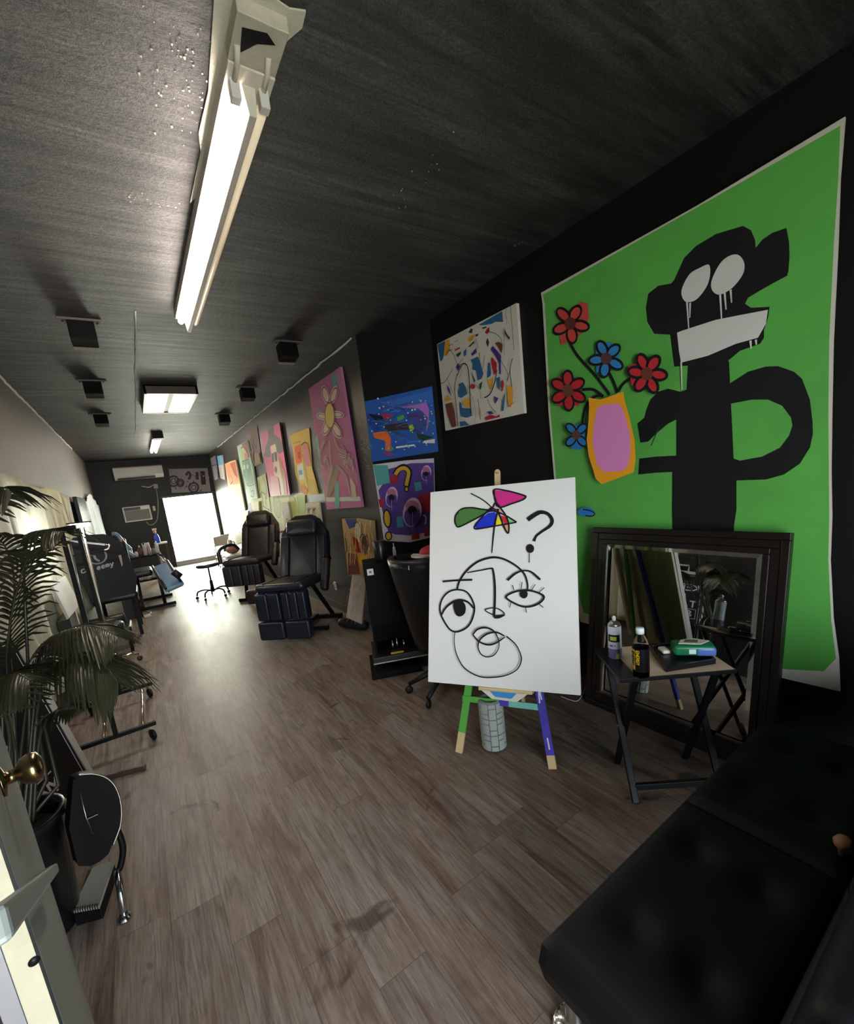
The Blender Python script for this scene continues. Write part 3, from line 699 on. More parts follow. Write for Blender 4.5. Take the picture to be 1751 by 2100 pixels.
# ---- splash painting high on the near wall
A = Art(((XN-.03, 0, 0), (-1, 0, 0)), [(45,720),(1265,85),(1385,1780),(175,2050)], '#e4ddd0', .028, zoom(890,610,1080,1425))
BL, OR, RD, PU, BR, DG, PKK = '#2f5f8c', '#e2a233', '#b3202f', '#43307d', '#6e3b2c', '#22402c', '#e0a8a8'
for pts, c in (([(50,725),(170,665),(150,900),(130,960),(95,985)], BL), ([(170,665),(235,640),(250,800),(200,900),(155,890)], OR),
    ([(690,420),(1050,210),(1065,375),(950,375),(880,410),(740,430)], BL), ([(530,540),(570,475),(600,490),(585,550)], DG), ([(730,470),(800,445),(815,465),(760,485)], DG),
    ([(785,540),(830,470),(855,460),(855,520),(825,565)], RD), ([(640,570),(690,560),(680,590),(650,605)], DG), ([(530,620),(600,580),(640,570),(600,650),(540,690)], OR),
    ([(805,690),(830,620),(855,690),(835,770)], DG), ([(945,700),(1010,685),(1060,720),(1060,800),(1040,860),(990,760)], BR),
    ([(880,800),(910,745),(990,830),(1040,900),(1035,1000),(1035,1185),(1010,1170),(1005,1010),(950,900)], PU), ([(885,940),(905,920),(975,1010),(970,1150),(935,1190),(905,1080)], RD),
    ([(570,960),(680,910),(720,1000),(770,1170),(740,1250),(685,1280),(650,1120),(600,1110),(605,1020)], BL), ([(825,1240),(840,1010),(870,1000),(890,1160),(880,1210)], BL),
    ([(830,1270),(920,1235),(900,1400),(880,1430)], OR), ([(580,870),(660,780),(670,850),(600,900)], PU), ([(470,830),(510,790),(510,880),(480,910)], BL), ([(350,880),(430,830),(420,880),(380,920)], DG),
    ([(540,760),(620,680),(640,690),(570,760)], DG), ([(355,1070),(380,1010),(420,1060),(385,1135)], PU), ([(395,1330),(460,1305),(510,1390),(530,1480),(440,1545),(390,1530),(385,1450),(410,1390)], BL),
    ([(460,1580),(560,1540),(575,1680),(520,1690),(470,1650)], OR), ([(410,1600),(440,1630),(450,1700),(590,1710),(600,1820),(520,1850),(430,1830),(415,1720)], BL),
    ([(590,1140),(610,1180),(660,1290),(635,1300)], DG), ([(720,1330),(765,1290),(740,1420),(720,1400)], DG), ([(980,1240),(1035,1220),(1035,1430),(1000,1380)], BL), ([(1060,1290),(1080,1260),(1100,1330),(1080,1440),(1060,1440)], RD),
    ([(945,1520),(1015,1550),(965,1640)], PU), ([(1120,1450),(1110,1600),(1095,1740),(1060,1750),(1070,1600)], BL), ([(1145,1360),(1210,1350),(1240,1420),(1235,1620),(1200,1690),(1165,1650)], OR),
    ([(200,1640),(300,1610),(340,1750),(365,1980),(300,2000),(230,1800)], BR), ([(190,1580),(240,1500),(300,1570),(220,1600)], OR), ([(425,1910),(500,1900),(570,1960),(430,1985)], BL),
    ([(820,1840),(900,1800),(980,1830),(1040,1800),(1040,1840),(815,1890)], RD), ([(840,1760),(900,1745),(950,1790),(880,1795)], PU), ([(220,1340),(265,1400),(300,1530),(250,1440)], PU), ([(1110,470),(1150,560),(1200,620),(1190,660),(1120,560)], DG),
    ([(360,800),(430,765),(430,790),(350,830)], RD)): A.poly(pts, c)
A.ell(628,1370,38,40,RD)
for pts, w in (([(390,1200),(430,1100),(480,1020),(540,1050),(570,1200),(585,1500),(600,1790)], .010), ([(390,1180),(350,1400),(380,1700),(400,1980)], .008), ([(810,1545),(900,1480),(970,1300),(1000,1120)], .010), ([(730,850),(740,1000)], .006),
    ([(1110,480),(1120,900)], .003), ([(1150,180),(1140,300),(1160,330),(1150,420)], .003), ([(1215,120),(1240,420),(1270,820)], .004), ([(870,530),(980,560),(1070,640),(1090,780)], .004), ([(1060,960),(1170,1160),(1165,1280)], .004),
    ([(1250,940),(1210,1130),(1240,1380)], .007), ([(1210,1130),(1170,1290)], .005), ([(130,1320),(190,1310),(260,1220),(330,1100)], .005), ([(260,800),(330,860),(390,1010)], .004), ([(250,1260),(330,1480)], .004), ([(720,1560),(740,1700),(760,1880)], .006),
    ([(870,1560),(900,1650),(1000,1770)], .004), ([(600,1450),(680,1690),(670,1930)], .003), ([(1180,1690),(1290,1600)], .003), ([(270,750),(330,720)], .004), ([(350,690),(420,660)], .003), ([(800,1100),(830,900)], .005), ([(230,900),(260,830),(330,810)], .005), ([(660,1290),(760,1450),(770,1560)], .003)): A.line(pts, w, '#2a1f1d')
for pts in ([(700,640),(720,720),(735,780)], [(480,1080),(470,1180),(440,1230)], [(760,1700),(780,1830)], [(500,950),(440,1020)]): A.line(pts, .012, PKK)
hang(A, 'painting', 'square canvas of colourful splashes on white, high beside the green cloth')

# ---- blue and purple paintings on the slanted wall
A = Art(DIAG, [(88,318),(778,160),(845,830),(170,935)], '#2b58a6', .03, zoom(730,760,920,950), .4)
A.c = A.c
for pts, c in (([(110,460),(250,430),(300,560),(200,640),(120,540)], '#20408a'), ([(250,330),(780,200),(790,330),(400,380)], '#3566b8'), ([(520,440),(680,410),(720,560),(640,660),(530,600)], '#3a4590'), ([(170,640),(320,620),(360,700),(350,830),(300,820),(300,720),(190,690)], '#dd6a2e'),
    ([(290,840),(390,850),(380,880),(280,870)], '#8a3a70'), ([(450,380),(720,325),(750,400),(745,560),(715,640),(735,480),(690,430),(640,390)], '#a86cc0'), ([(700,720),(808,700),(808,745),(680,742)], '#e3ddc8'), ([(410,780),(600,755),(605,772),(412,798)], '#e6e3da'),
    ([(120,440),(230,460),(330,480),(210,520)], '#191a38'), ([(260,440),(380,450),(330,500),(280,490)], '#a02c50'), ([(420,480),(490,450),(500,490),(430,520)], '#4d9a52'), ([(270,560),(520,530),(560,600),(330,620)], '#3b2b2e'), ([(620,640),(800,680),(700,720),(640,700)], '#1c3a36'), ([(360,770),(390,800),(360,830)], '#5aa04a'), ([(540,570),(580,550),(600,600),(560,630)], '#b8cc3a')): A.poly(pts, c)
rr = random.Random(3)
for k in range(46): A.ell(rr.uniform(130,800), rr.uniform(290,820), rr.uniform(4,10), rr.uniform(4,10), rr.choice(['#e8e6c8', '#8fc4b0', '#e4e070', '#c8d4e8']))
for k in range(34):
    x, y = rr.uniform(160,600), rr.uniform(330,760); dx = rr.uniform(60,200)
    A.line([(x, y), (x+dx*.5, y-rr.uniform(-20,40)), (x+dx, y-rr.uniform(-30,50))], rr.uniform(.002,.006), rr.choice(['#1a2444', '#1d4436', '#7a2c4c', '#5c8ad0', '#2c6a54']))
hang(A, 'painting', 'dark blue splattered abstract canvas hung above the purple painting')

A = Art(DIAG, [(172,965),(500,922),(797,898),(808,1240),(812,1700),(560,1760),(285,1745),(230,1350)], '#d9cfd8', .008, zoom(730,760,920,950))
A.poly([(330,1010),(560,950),(797,945),(806,1640),(560,1690),(400,1680),(330,1650),(270,1440),(230,1230),(270,1170)], '#5d4190')
for pts, c in (([(175,968),(325,968),(348,1150),(215,1182)], '#58a29c'), ([(350,1085),(430,1075),(435,1150),(355,1160)], '#a8232f'), ([(595,1148),(665,1140),(678,1220),(610,1240)], '#4f9ca8'), ([(640,1260),(806,1255),(806,1450),(655,1440)], '#a61f2c'), ([(230,1320),(280,1315),(285,1405),(245,1400)], '#a8232f'), ([(415,1500),(480,1490),(490,1605),(425,1610)], '#4f8fae'), ([(570,1680),(650,1670),(650,1725),(570,1735)], '#a8232f'), ([(700,1640),(806,1625),(806,1690),(700,1700)], '#a8232f')): A.poly(pts, c)
A.line([(400,1070),(440,1010),(500,990),(545,1040),(535,1110),(515,1190)], .060, BK); A.line([(405,1068),(440,1018),(500,1000),(540,1042),(530,1110),(515,1180)], .036, '#d9a92f')
A.ell(520,1215,24,30,BK).ell(520,1215,14,19,'#d9a92f')
for x, y, rx, ry, px, py in ((367,1295,62,105,365,1300), (722,1050,52,80,720,1060), (580,1450,95,150,580,1430)):
    A.ell(x, y, rx, ry, '#e2b6d4', .15); A.ell(x, y+ry*.25, rx*.86, ry*.7, '#5d4190', .15); A.ell(x-2, y-ry*.42, rx*.72, ry*.38, '#c4718f', .1); A.ell(px, py, rx*.5, ry*.3, '#0d0a12')
    A.line([(px-10, py), (px-14, py+ry*.6)], .005, '#0d0a12'); A.line([(px+16, py), (px+12, py+ry*.8)], .004, '#0d0a12'); A.line([(px+4, py+20), (px+6, py+ry*1.3)], .004, '#cfa6cc')
A.ell(325,1515,42,95,BK,-.1).ell(325,1515,29,80,'#d9a92f',-.1); A.ell(340,1693,38,48,BK).ell(340,1693,26,35,'#d9a92f')
A.line([(690,1480),(720,1500),(715,1570)], .014, '#e0c8dc')
hang(A, 'painting', 'purple poster with a yellow question mark and pink teardrop eyes')

# ---- far stretch of the right wall
PR = ((XR-.045, 0, 0), (-1, 0, 0)); PS = ((XR-.013, 0, 0), (-1, 0, 0))
A = Art(PR, [(62,790),(385,560),(610,2000),(250,2025)], '#b86a92', .028, zoom(620,640,940,1600))
OUT, PAL = '#7a4a4c', '#e4c4b4'
for pts, c in (([(295,650),(335,620),(370,820),(330,830)], '#5f9f9c'), ([(335,620),(385,565),(430,820),(380,800)], '#bb82a8'), ([(120,1280),(160,1260),(185,1480),(170,1500)], '#8fb0a8'), ([(140,1000),(190,950),(215,1020),(190,1140),(150,1090)], '#a07898'), ([(230,1270),(370,1290),(480,1460),(560,1640),(590,1800),(480,1930),(300,1940),(200,1640),(180,1480)], '#b0617c'), ([(360,1640),(470,1660),(500,1900),(390,1900)], '#bc5584'),
    ([(245,1900),(605,1890),(606,1935),(248,1945)], '#cfd3c0'), ([(330,1720),(380,1740),(385,2005),(340,2010)], '#69a898'), ([(300,1590),(350,1570),(380,1640),(330,1800),(280,1900),(250,1890)], '#9a7a5c'), ([(490,1680),(550,1780),(560,1900),(510,1890)], '#c8b49c')): A.poly(pts, c)
for x, y, rx, ry, a in ((245,850,28,80,-.25), (330,850,26,75,.3), (365,1050,55,26,.1), (360,1210,30,75,-.5), (265,1170,30,80,.35), (215,1070,45,26,.3)):
    A.ell(x, y, rx, ry, PAL, a).ring(x, y, rx, ry, .012, OUT, a); A.ring(x, y, rx*1.25, ry*1.2, .010, '#e8d8cc', a)
A.ell(295,1060,48,130,'#e3c26a',-.03).ring(295,1060,48,130,.014,OUT,-.03)
for pts in ([(240,1320),(200,1420),(195,1540),(240,1600)], [(290,1320),(300,1500),(320,1640)], [(340,1300),(390,1400),(460,1440),(450,1480),(390,1460)], [(330,1580),(290,1700),(260,1880)], [(370,1580),(450,1660),(490,1800),(520,1900)], [(240,1540),(260,1490),(300,1620)], [(440,1560),(470,1520),(480,1600)], [(490,1560),(500,1460),(520,1580)], [(520,1560),(545,1480),(540,1640)]):
    A.line(pts, .030, PAL); A.line(pts, .012, OUT)
hang(A, 'painting', 'tall mauve canvas of a figure with a daisy for a head', group=None)

Z6 = zoom(440,860,660,1751)
A = Art(PR, [(750,240),(1055,50),(1230,1230),(910,1260)], '#ea6fa0', .028, Z6, .5, paint('#3a2230'))
A.poly([(870,170),(960,115),(975,250),(1060,300),(1110,400),(1120,520),(1060,570),(1010,520),(990,400),(930,420),(905,470),(920,610),(860,625),(810,590),(830,450),(880,330)], '#5d574e')
A.poly([(910,440),(990,395),(1020,540),(1050,700),(1110,1000),(1140,1230),(1090,1240),(1050,960),(980,960),(960,720),(930,560)], '#eadfcd')
A.poly([(930,560),(968,545),(975,700),(945,700)], '#2f2b2a').poly([(975,540),(1015,525),(1028,680),(990,690)], '#2f2b2a').poly([(985,770),(1010,770),(1028,830),(1005,885),(980,840)], '#a1413e').poly([(1050,580),(1090,700),(1160,900),(1190,1220),(1150,1225),(1100,950)], '#b98a72')
A.poly([(915,900),(1040,950),(1085,1240),(935,1255)], '#efa4b4')
hang(A, 'painting', 'bright pink canvas of a pale figure with black hair and dark glasses')
A = Art(PS, [(1235,260),(1400,190),(1540,135),(1570,500),(1590,800),(1650,1010),(1700,1220),(1570,1235),(1480,1230),(1380,1100),(1320,900),(1290,600)], '#e4c658', .004, Z6)
A.poly([(1300,440),(1410,400),(1430,700),(1330,740)], '#e2703c').poly([(1350,540),(1400,520),(1400,660),(1370,640)], '#c8391f').poly([(1345,760),(1440,715),(1470,970),(1390,1000)], '#dbe3dc').poly([(1370,840),(1430,820),(1440,900),(1385,910)], '#58a8b4')
A.poly([(1430,420),(1490,385),(1530,450),(1580,760),(1500,760),(1450,620)], '#df8f90').poly([(1500,960),(1620,1000),(1690,1210),(1580,1220)], '#d8b838').poly([(1380,1100),(1440,1060),(1520,1160),(1500,1228),(1420,1200)], '#df8a40')
A.line([(1420,420),(1480,375),(1540,440),(1580,700)], .014, '#4a4038'); A.line([(1330,740),(1350,960),(1400,1080)], .016, '#55503c'); A.line([(1290,400),(1400,360),(1410,440)], .012, '#b89a58'); A.line([(1440,560),(1500,900),(1540,1180)], .014, '#6a6248')
hang(A, 'poster', 'yellow paper poster with two odd figures, between the pink canvas and the mauve canvas', 'poster')
A = Art(PS, [(540,200),(620,160),(690,110),(730,400),(775,720),(700,750),(640,770),(590,500)], '#a48e74', .004, Z6)
for k in range(26):
    x = rr.uniform(575,700); y = rr.uniform(240,640); A.line([(x, y), (x+rr.uniform(-15,15), y+60), (x+rr.uniform(0,30), y+130)], rr.uniform(.008,.02), rr.choice(['#e0d4c0', '#6a5444', '#8f6a54', '#c8b090', '#5c4a3c']))
A.poly([(590,560),(640,540),(660,720),(620,700)], '#8a4a34'); A.poly([(660,560),(740,540),(765,700),(670,730)], '#a98f58')
hang(A, 'poster', 'brown patterned paper sheet hanging just left of the pink canvas', 'poster')
A = Art(PR, [(365,440),(530,345),(620,780),(700,1290),(560,1315),(480,1000),(410,700)], '#bfe0c4', .028, Z6)
A.poly([(440,410),(530,355),(570,620),(500,640),(500,480)], '#b2625c').poly([(430,480),(480,455),(530,560),(540,640),(460,690),(435,600)], '#cfdc98').poly([(480,560),(540,540),(545,640),(500,660)], '#d9a088').poly([(450,700),(570,660),(640,1040),(540,1080),(470,900)], '#8db89c')
for pts in ([(430,480),(470,450),(530,540),(560,660)], [(450,690),(560,650)], [(470,900),(540,1080),(650,1060)], [(600,1180),(640,1160),(630,1260),(590,1250)], [(480,720),(490,940)], [(540,720),(560,980)], [(580,1100),(620,1290)]): A.line(pts, .016, '#4d6450')
for x, y in ((490,780),(545,770)): A.ell(x, y, 18, 40, '#dff0d8')
hang(A, 'painting', 'narrow mint green canvas of a hooded face, fourth from the far end')
A = Art(PS, [(690,950),(760,920),(830,880),(870,1150),(920,1510),(850,1490),(790,1470),(720,1200)], '#d4d98e', .004, Z6)
for pts in ([(720,1000),(740,1130),(730,1180)], [(790,940),(840,1100),(850,1300)], [(760,1180),(800,1420)], [(830,1200),(840,1400)], [(790,1420),(830,1440),(900,1490)], [(740,1230),(780,1190),(820,1230)]): A.line(pts, .022, '#6a6a3c')
hang(A, 'poster', 'lime yellow paper sheet with brown brush lines below the brown sheet', 'poster')
A = Art(PR, [(165,730),(250,690),(340,660),(420,1080),(500,1490),(390,1505),(285,1515),(220,1080)], '#e6e8a0', .028, Z6)
A.poly([(168,733),(338,664),(395,960),(400,1050),(300,1070),(235,1050)], '#e89a74').poly([(250,720),(330,690),(385,960),(320,900)], '#b0684a')
for pts in ([(230,780),(240,960)], [(280,760),(350,900),(370,1000)], [(260,900),(300,1000),(260,1060)], [(330,700),(350,840)]): A.line(pts, .022, '#6a4630')
hang(A, 'painting', 'orange topped pale yellow canvas, third from the far end')
A = Art(PR, [(40,600),(120,585),(145,780),(168,990),(95,960),(65,780)], '#d8d0cc', .028, Z6)
A.poly([(40,602),(120,587),(138,735),(60,755)], '#7ab8d4'); A.line([(90,790),(110,880),(120,960)], .03, '#8a7a80')
hang(A, 'painting', 'small canvas with a sky blue top, second from the far end')
A = Art(PR, [(-70,640),(0,595),(25,760),(50,960),(0,990),(-40,800)], '#8d8490', .028, Z6)
for pts in ([(-40,680),(-10,900)], [(0,650),(15,900)], [(-50,760),(20,740)]): A.line(pts, .03, '#453c48')
hang(A, 'painting', 'grey canvas beside the back corner, first from the far end')
# things on the lower part of the far wall
A = Art(((XR-.007, 0, 0), (-1, 0, 0)), [(555,1320),(700,1290),(905,1265),(1270,1235),(1475,1235),(1482,1700),(1260,1830),(1030,1840),(740,1690),(660,1500)], '#dfe3a0', .004, Z6)
for x, y, rx, ry in ((1020,1420,55,190), (1290,1480,60,250)): A.ell(x, y, rx, ry, '#bccb86', -.15).ring(x, y, rx, ry, .02, '#98a868', -.15)
for k in range(12): x = 1330+k*12; A.line([(x, 1260), (x+20, 1500), (x+rr.uniform(-10,40), 1660)], .02, rr.choice(['#b8e09a', '#d0eaa8', '#9cc890']))
A.poly([(1400,1600),(1470,1580),(1475,1690),(1400,1710)], '#b86a62')
hang(A, 'mural_sheet', 'wide pale yellow mural paper low on wall behind the recliners', 'poster')
A = Art(PR, [(1085,1360),(1190,1350),(1270,1790),(1145,1790)], '#b9b2a0', .028, Z6)
A.line([(1115,1490),(1125,1560)], .03, '#5a5048'); A.line([(1165,1660),(1190,1740),(1225,1650)], .018, '#6a5c54'); A.ell(1180,1630,10,16,'#6a5c54')
hang(A, 'painting', 'narrow bare grey canvas leaning behind the recliners')
A = Art(PR, [(1482,1370),(1700,1355),(1750,1740),(1482,1705)], '#d2c9ae', .02, Z6)
for x in (1530, 1620):
    A.line([(x-5,1700),(x-15,1600),(x-10,1500)], .014, '#4a4238'); A.line([(x+45,1700),(x+25,1570),(x+10,1500)], .014, '#4a4238')
    for d in (-25, -5, 18, 36): A.line([(x, 1500), (x+d, 1430+abs(d-5)*.6)], .014, '#4a4238')
hang(A, 'drawing', 'small beige drawing of two raised hands above the nearer recliner', 'drawing')
A = Art(PR, [(545,1370),(590,1350),(715,1340),(740,1690),(620,1700),(545,1690)], '#d8c890', .028, Z6)
A.poly([(546,1372),(590,1360),(640,1600),(625,1695),(546,1688)], '#4c3a78').poly([(640,1580),(690,1560),(720,1690),(640,1690)], '#c8803c')
hang(A, 'painting', 'small purple and tan canvas behind the farther recliner')
A = Art(((XR-.10, 0, 0), (-1, 0, 0)), [(1050,1840),(1150,1820),(1245,1830),(1250,2100),(1140,2150),(1085,2100)], '#e3ded6', .03, Z6)
for x in (1090, 1130, 1170, 1210): A.line([(x, 1850), (x+10, 1980), (x+15, 2090)], .022, '#4a3c3a')
A.line([(1055,1845),(1150,1828),(1240,1838)], .03, '#a8342c')
hang(A, 'painting', 'striped white board with a red top edge between the two recliners')
Z4 = zoom(400,820,850,1751)
A = Art(PR, [(1170,950),(1300,945),(1415,965),(1428,1120),(1440,1290),(1350,1420),(1220,1400),(1195,1180)], '#b89a6c', .028, Z4)
A.poly([(1195,950),(1290,948),(1280,1010),(1230,1030)], '#3c4a82').poly([(1280,990),(1320,975),(1345,1100),(1310,1140),(1275,1090)], '#d8cdb0').poly([(1255,1085),(1295,1110),(1325,1220),(1280,1215)], '#a5262c').poly([(1335,1090),(1370,1075),(1390,1180),(1350,1230),(1325,1160)], '#5c4238').poly([(1285,1235),(1390,1230),(1370,1300),(1330,1320),(1300,1290)], '#dca92e').poly([(1225,1220),(1290,1230),(1320,1390),(1225,1395)], '#6a3430')
for k in range(34):
    x = rr.uniform(1190,1410); y = rr.uniform(960,1180); A.line([(x, y), (x+rr.uniform(-8,14), y+70), (x+rr.uniform(-10,22), y+150)], rr.uniform(.006,.016), rr.choice(['#d9a860', '#8a4a34', '#e8d0a0', '#5c3a2c', '#b87a3c']))
A.line([(1280,1010),(1310,970),(1350,1060),(1350,1150)], .010, '#3a2c28'); A.line([(1330,1100),(1360,1070),(1395,1150),(1370,1240)], .010, '#3a2c28'); A.line([(1335,1320),(1340,1400)], .03, '#b8a060')
hang(A, 'painting', 'warm crowded canvas of arched figures near the black cabinet')
A = Art(((1.80, 4.3, 0), (-.85, -.5, .12)), [(1255,1395),(1365,1430),(1330,1790),(1205,1735)], '#b5a698', .012, Z4)
A.poly([(1262,1400),(1320,1415),(1300,1480),(1262,1500)], '#a99b8e'); A.poly([(1255,1560),(1320,1540),(1310,1700),(1250,1690)], '#ab9d90')
for k in range(44):
    x, y = rr.uniform(1225,1345), rr.uniform(1440,1740); A.line([(x, y), (x+rr.uniform(-12,12), y+rr.uniform(10,40)), (x+rr.uniform(-14,14), y+rr.uniform(40,80))], rr.uniform(.0015,.004), rr.choice(['#8f8378', '#82766c', '#9b8f84']))
A.ring(1300, 1505, 26, 34, .004, '#6f645b', a0=2.6, a1=6.8)
hang(A, 'drawing', 'grey pencil sketch board standing on the black bag', 'drawing')

# ---- on the back wall
A = Art(((0, YB-.03, 0), (0, -1, 0)), [(850,245),(1315,232),(1355,512),(890,530)], '#8d8386', .02, zoom(200,920,500,1751))
for x, y, r in ((910,390,60), (1150,465,55), (990,410,40)): A.ring(x, y, r, r, .05, '#3d3136').ring(x, y, r*.5, r*.5, .03, '#4d4146')
A.line([(1060,320),(1090,280),(1110,320),(1090,370)], .06, '#33282c'); A.line([(1190,280),(1195,370)], .07, '#33282c'); A.line([(1255,270),(1270,430)], .12, '#2a2024')
for k in range(24): x, y = rr.uniform(870,1330), rr.uniform(255,505); A.line([(x, y), (x+rr.uniform(-40,40), y+rr.uniform(-25,25))], .025, rr.choice(['#a99fa2', '#4a3f44', '#6c6266']))
hang(A, 'painting', 'grey graffiti style canvas over the bright back doorway')
# ================================================================ right side: easel, mirror, tray table, sofa
V = Vector
fl = at_z(0)
# ---- easel
FL_, FR_ = V((1.295, 1.905, 0)), V((1.575, 1.445, 0))
leg_plane = on_plane(FL_, cn)
mid = (FL_+FR_)/2; apex = mid + canvas_v*1.70
t = thing('easel', 'wooden easel with one green leg and one purple leg holding the face canvas', 'easel', mid)
ux = (FR_-FL_).normalized(); RAW = mat('raw_pine', '#d8bd8c', .6, vary=.12, vscale=14)
GR = mat('green_painted_wood', '#5cb04a', .5, vary=.12, vscale=20); PP = mat('purple_painted_wood', '#4f45b8', .5, vary=.18, vscale=20); TE = mat('teal_painted_wood', '#86cfc0', .5, vary=.1, vscale=20)
for F, m_, raw, lb in ((FL_, GR, .12, 'green painted front leg'), (FR_, PP, .07, 'purple painted front leg')):
    d = (apex-F); L = d.length-.34; d.normalize()
    mb = MB(); mb.bar(F+d*raw, F+d*(L-.05), .042, .020, m_, up=cn); mb.bar(F+d*.0, F+d*raw, .042, .020, RAW, up=cn)
    if m_ is PP:
        for a, b, s in ((.36, .42, .006), (.34, .40, -.008), (.10, .16, .002)): mb.bar(F+d*a+ux*s+cn*.0105, F+d*b+ux*s*.4+cn*.0105, .008, .0015, paint('#e4e2ee'), up=cn)
    obj('front_leg', mb, None, t, lb, bevel=.002)
a, b = leg_plane(950, 1431), leg_plane(1112, 1450)
mb = MB()
for s0_, s1_, m_ in ((0, .48, GR), (.48, .60, PP), (.60, 1, TE)): mb.bar(a+(b-a)*s0_+cn*.012, a+(b-a)*s1_+cn*.012, .034, .016, m_, up=(b-a).cross(cn).cross(b-a))
obj('crossbar', mb, None, t, 'crossbar painted green, purple and teal', bevel=.002)
nb = V((-cn.x, -cn.y, 0)).normalized()
mb = MB(); rf = mid+nb*.62; mb.bar(rf, apex-canvas_v*.15+nb*.03, .035, .02, RAW, up=ux); obj('rear_leg', mb, None, t, bevel=.002)
mb = MB(); tip = leg_plane(1020, 962); lo = tip-canvas_v*1.25
mb.bar(lo, tip-canvas_v*.02, .034, .018, RAW, up=cn); mb.lathe(tip-canvas_v*.02-cn*.009, [(.017, 0), (.017, .018)], axis=cn, n=16); obj('mast', mb, None, t, 'pale wooden mast above the canvas', bevel=.001)
mb = MB(); q = (CB[0]+CB[1])/2
mb.bar(q-canvas_u*.12-cn*.040-canvas_v*.011, q+canvas_u*.18-cn*.040-canvas_v*.011, .075, .020, RAW, up=canvas_v)
e0 = q-canvas_u*.10+cn*.009-canvas_v*.014
obj('ledge', mb, None, t, bevel=.002)
mb = MB(); mb.prism([e0-canvas_v*.003, e0+canvas_u*.26-canvas_v*.003, e0+canvas_u*.20-canvas_v*.05, e0+canvas_u*.06-canvas_v*.045], -cn*.006, paint('#d9d4c4')); mb.prism([e0+canvas_u*.05+cn*.001-canvas_v*.004, e0+canvas_u*.20+cn*.001-canvas_v*.004, e0+canvas_u*.17+cn*.001-canvas_v*.035, e0+canvas_u*.08+cn*.001-canvas_v*.032], cn*.001, paint('#3f8fd0'))
obj('paint_board', mb, None, t, 'ledge front smeared with blue and white paint')

# ---- foam roller under it
M_foam = mat('grey_foam', '#a9b0aa', .7, bump=.15, bscale=80)
rc = V((1.49, 1.81, 0)); H_ = .31; r0 = .066
t = thing('foam_roller', 'grey ridged foam roller standing under the easel', 'foam roller', rc)
mb = MB(); mb.lathe(rc, [(r0-.012, .0), (r0, .004), (r0, H_-.004), (r0-.004, H_), (r0-.02, H_), (r0-.022, H_-.03)], n=32, cap=False); mb.lathe(rc, [(0, .003), (r0-.012, .0)], n=32, cap=False)
obj('core', mb, mat('dark_grey_foam', '#7f8682', .8), t)
mb = MB(); NC = 10
for c in range(NC):
    a0, a1 = 2*PI*(c+.06)/NC, 2*PI*(c+.94)/NC
    hs = [.062, .03, .062, .030, .03, .062, .03] if c % 2 else [.03, .062, .03, .06, .062, .03, .03]
    z = .006
    for h in hs:
        z1 = min(z+h*1.10, H_-.006)
        vs = []
        for aa in np.linspace(a0, a1, 5):
            for rr_ in (r0-.002, r0+.007):
                for zz in (z+.003, z1-.003): vs.append(rc+V((rr_*math.cos(aa), rr_*math.sin(aa), zz)))
        fs = []
        for i in range(4):
            k = i*4
            fs += [(k+2, k+6, k+7, k+3), (k, k+1, k+5, k+4), (k+1, k+3, k+7, k+5), (k, k+4, k+6, k+2)]
        fs += [(0, 2, 3, 1), (16, 17, 19, 18)]
        mb.add(vs, fs); z = z1
        if z > H_-.02: break
obj('tread', mb, M_foam, t, 'raised rectangular tread')
mb = MB(); mb.lathe(rc, [(r0-.022, H_-.06), (0, H_-.06)], n=32, cap=False); mb.lathe(rc, [(r0-.018, H_-.0), (r0-.022, H_-.06)], n=32, cap=False); obj('hollow_core', mb, M_blk, t, 'black hollow end')

# ---- leaning mirror
BX, TX, MH = 2.26, 2.445, 1.165
MY0, MY1 = 1.735, .705
mv = V((TX-BX, 0, MH)).normalized(); ML = V((TX-BX, 0, MH)).length; mu = V((0, -1, 0)); mn = mu.cross(mv)
if mn.x > 0: mn = -mn
P0 = V((BX, MY0, 0)); MW = MY0-MY1
t = thing('mirror', 'big black framed mirror leaning against the wall behind the tray table', 'mirror', (BX, (MY0+MY1)/2, 0))
M_frame = mat('espresso_wood', '#17110f', .32, spec=.6)
fw = .105
def mp_(a, b, c=0.): return P0+mu*a+mv*b+mn*c
mb = MB()
for ring_, (d0, d1), w0, w1 in ((0, (-.03, .012), 0, .035), (1, (-.03, .004), .035, .075), (2, (-.03, .010), .075, fw)):
    for A_, B_ in ((w0, w1),):
        mb.frame(mp_(A_, A_, d0), mu*(MW-2*A_), mv*(B_-A_), mn*(d1-d0))
        mb.frame(mp_(A_, ML-B_, d0), mu*(MW-2*A_), mv*(B_-A_), mn*(d1-d0))
        mb.frame(mp_(A_, B_, d0), mu*(B_-A_), mv*(ML-2*B_), mn*(d1-d0))
        mb.frame(mp_(MW-B_, B_, d0), mu*(B_-A_), mv*(ML-2*B_), mn*(d1-d0))
obj('frame', mb, M_frame, t, bevel=.004)
mb = MB(); mb.frame(mp_(fw-.004, fw-.004, -.02), mu*(MW-2*fw+.008), mv*(ML-2*fw+.008), mn*.016)
obj('glass', mb, mat('mirror_glass', '#c9cbc8', .015, 1.), t, 'reflecting mirror glass')
bv = .022; mb = MB(); ms = mat('bevelled_glass', '#d4d6d2', .05, 1.)
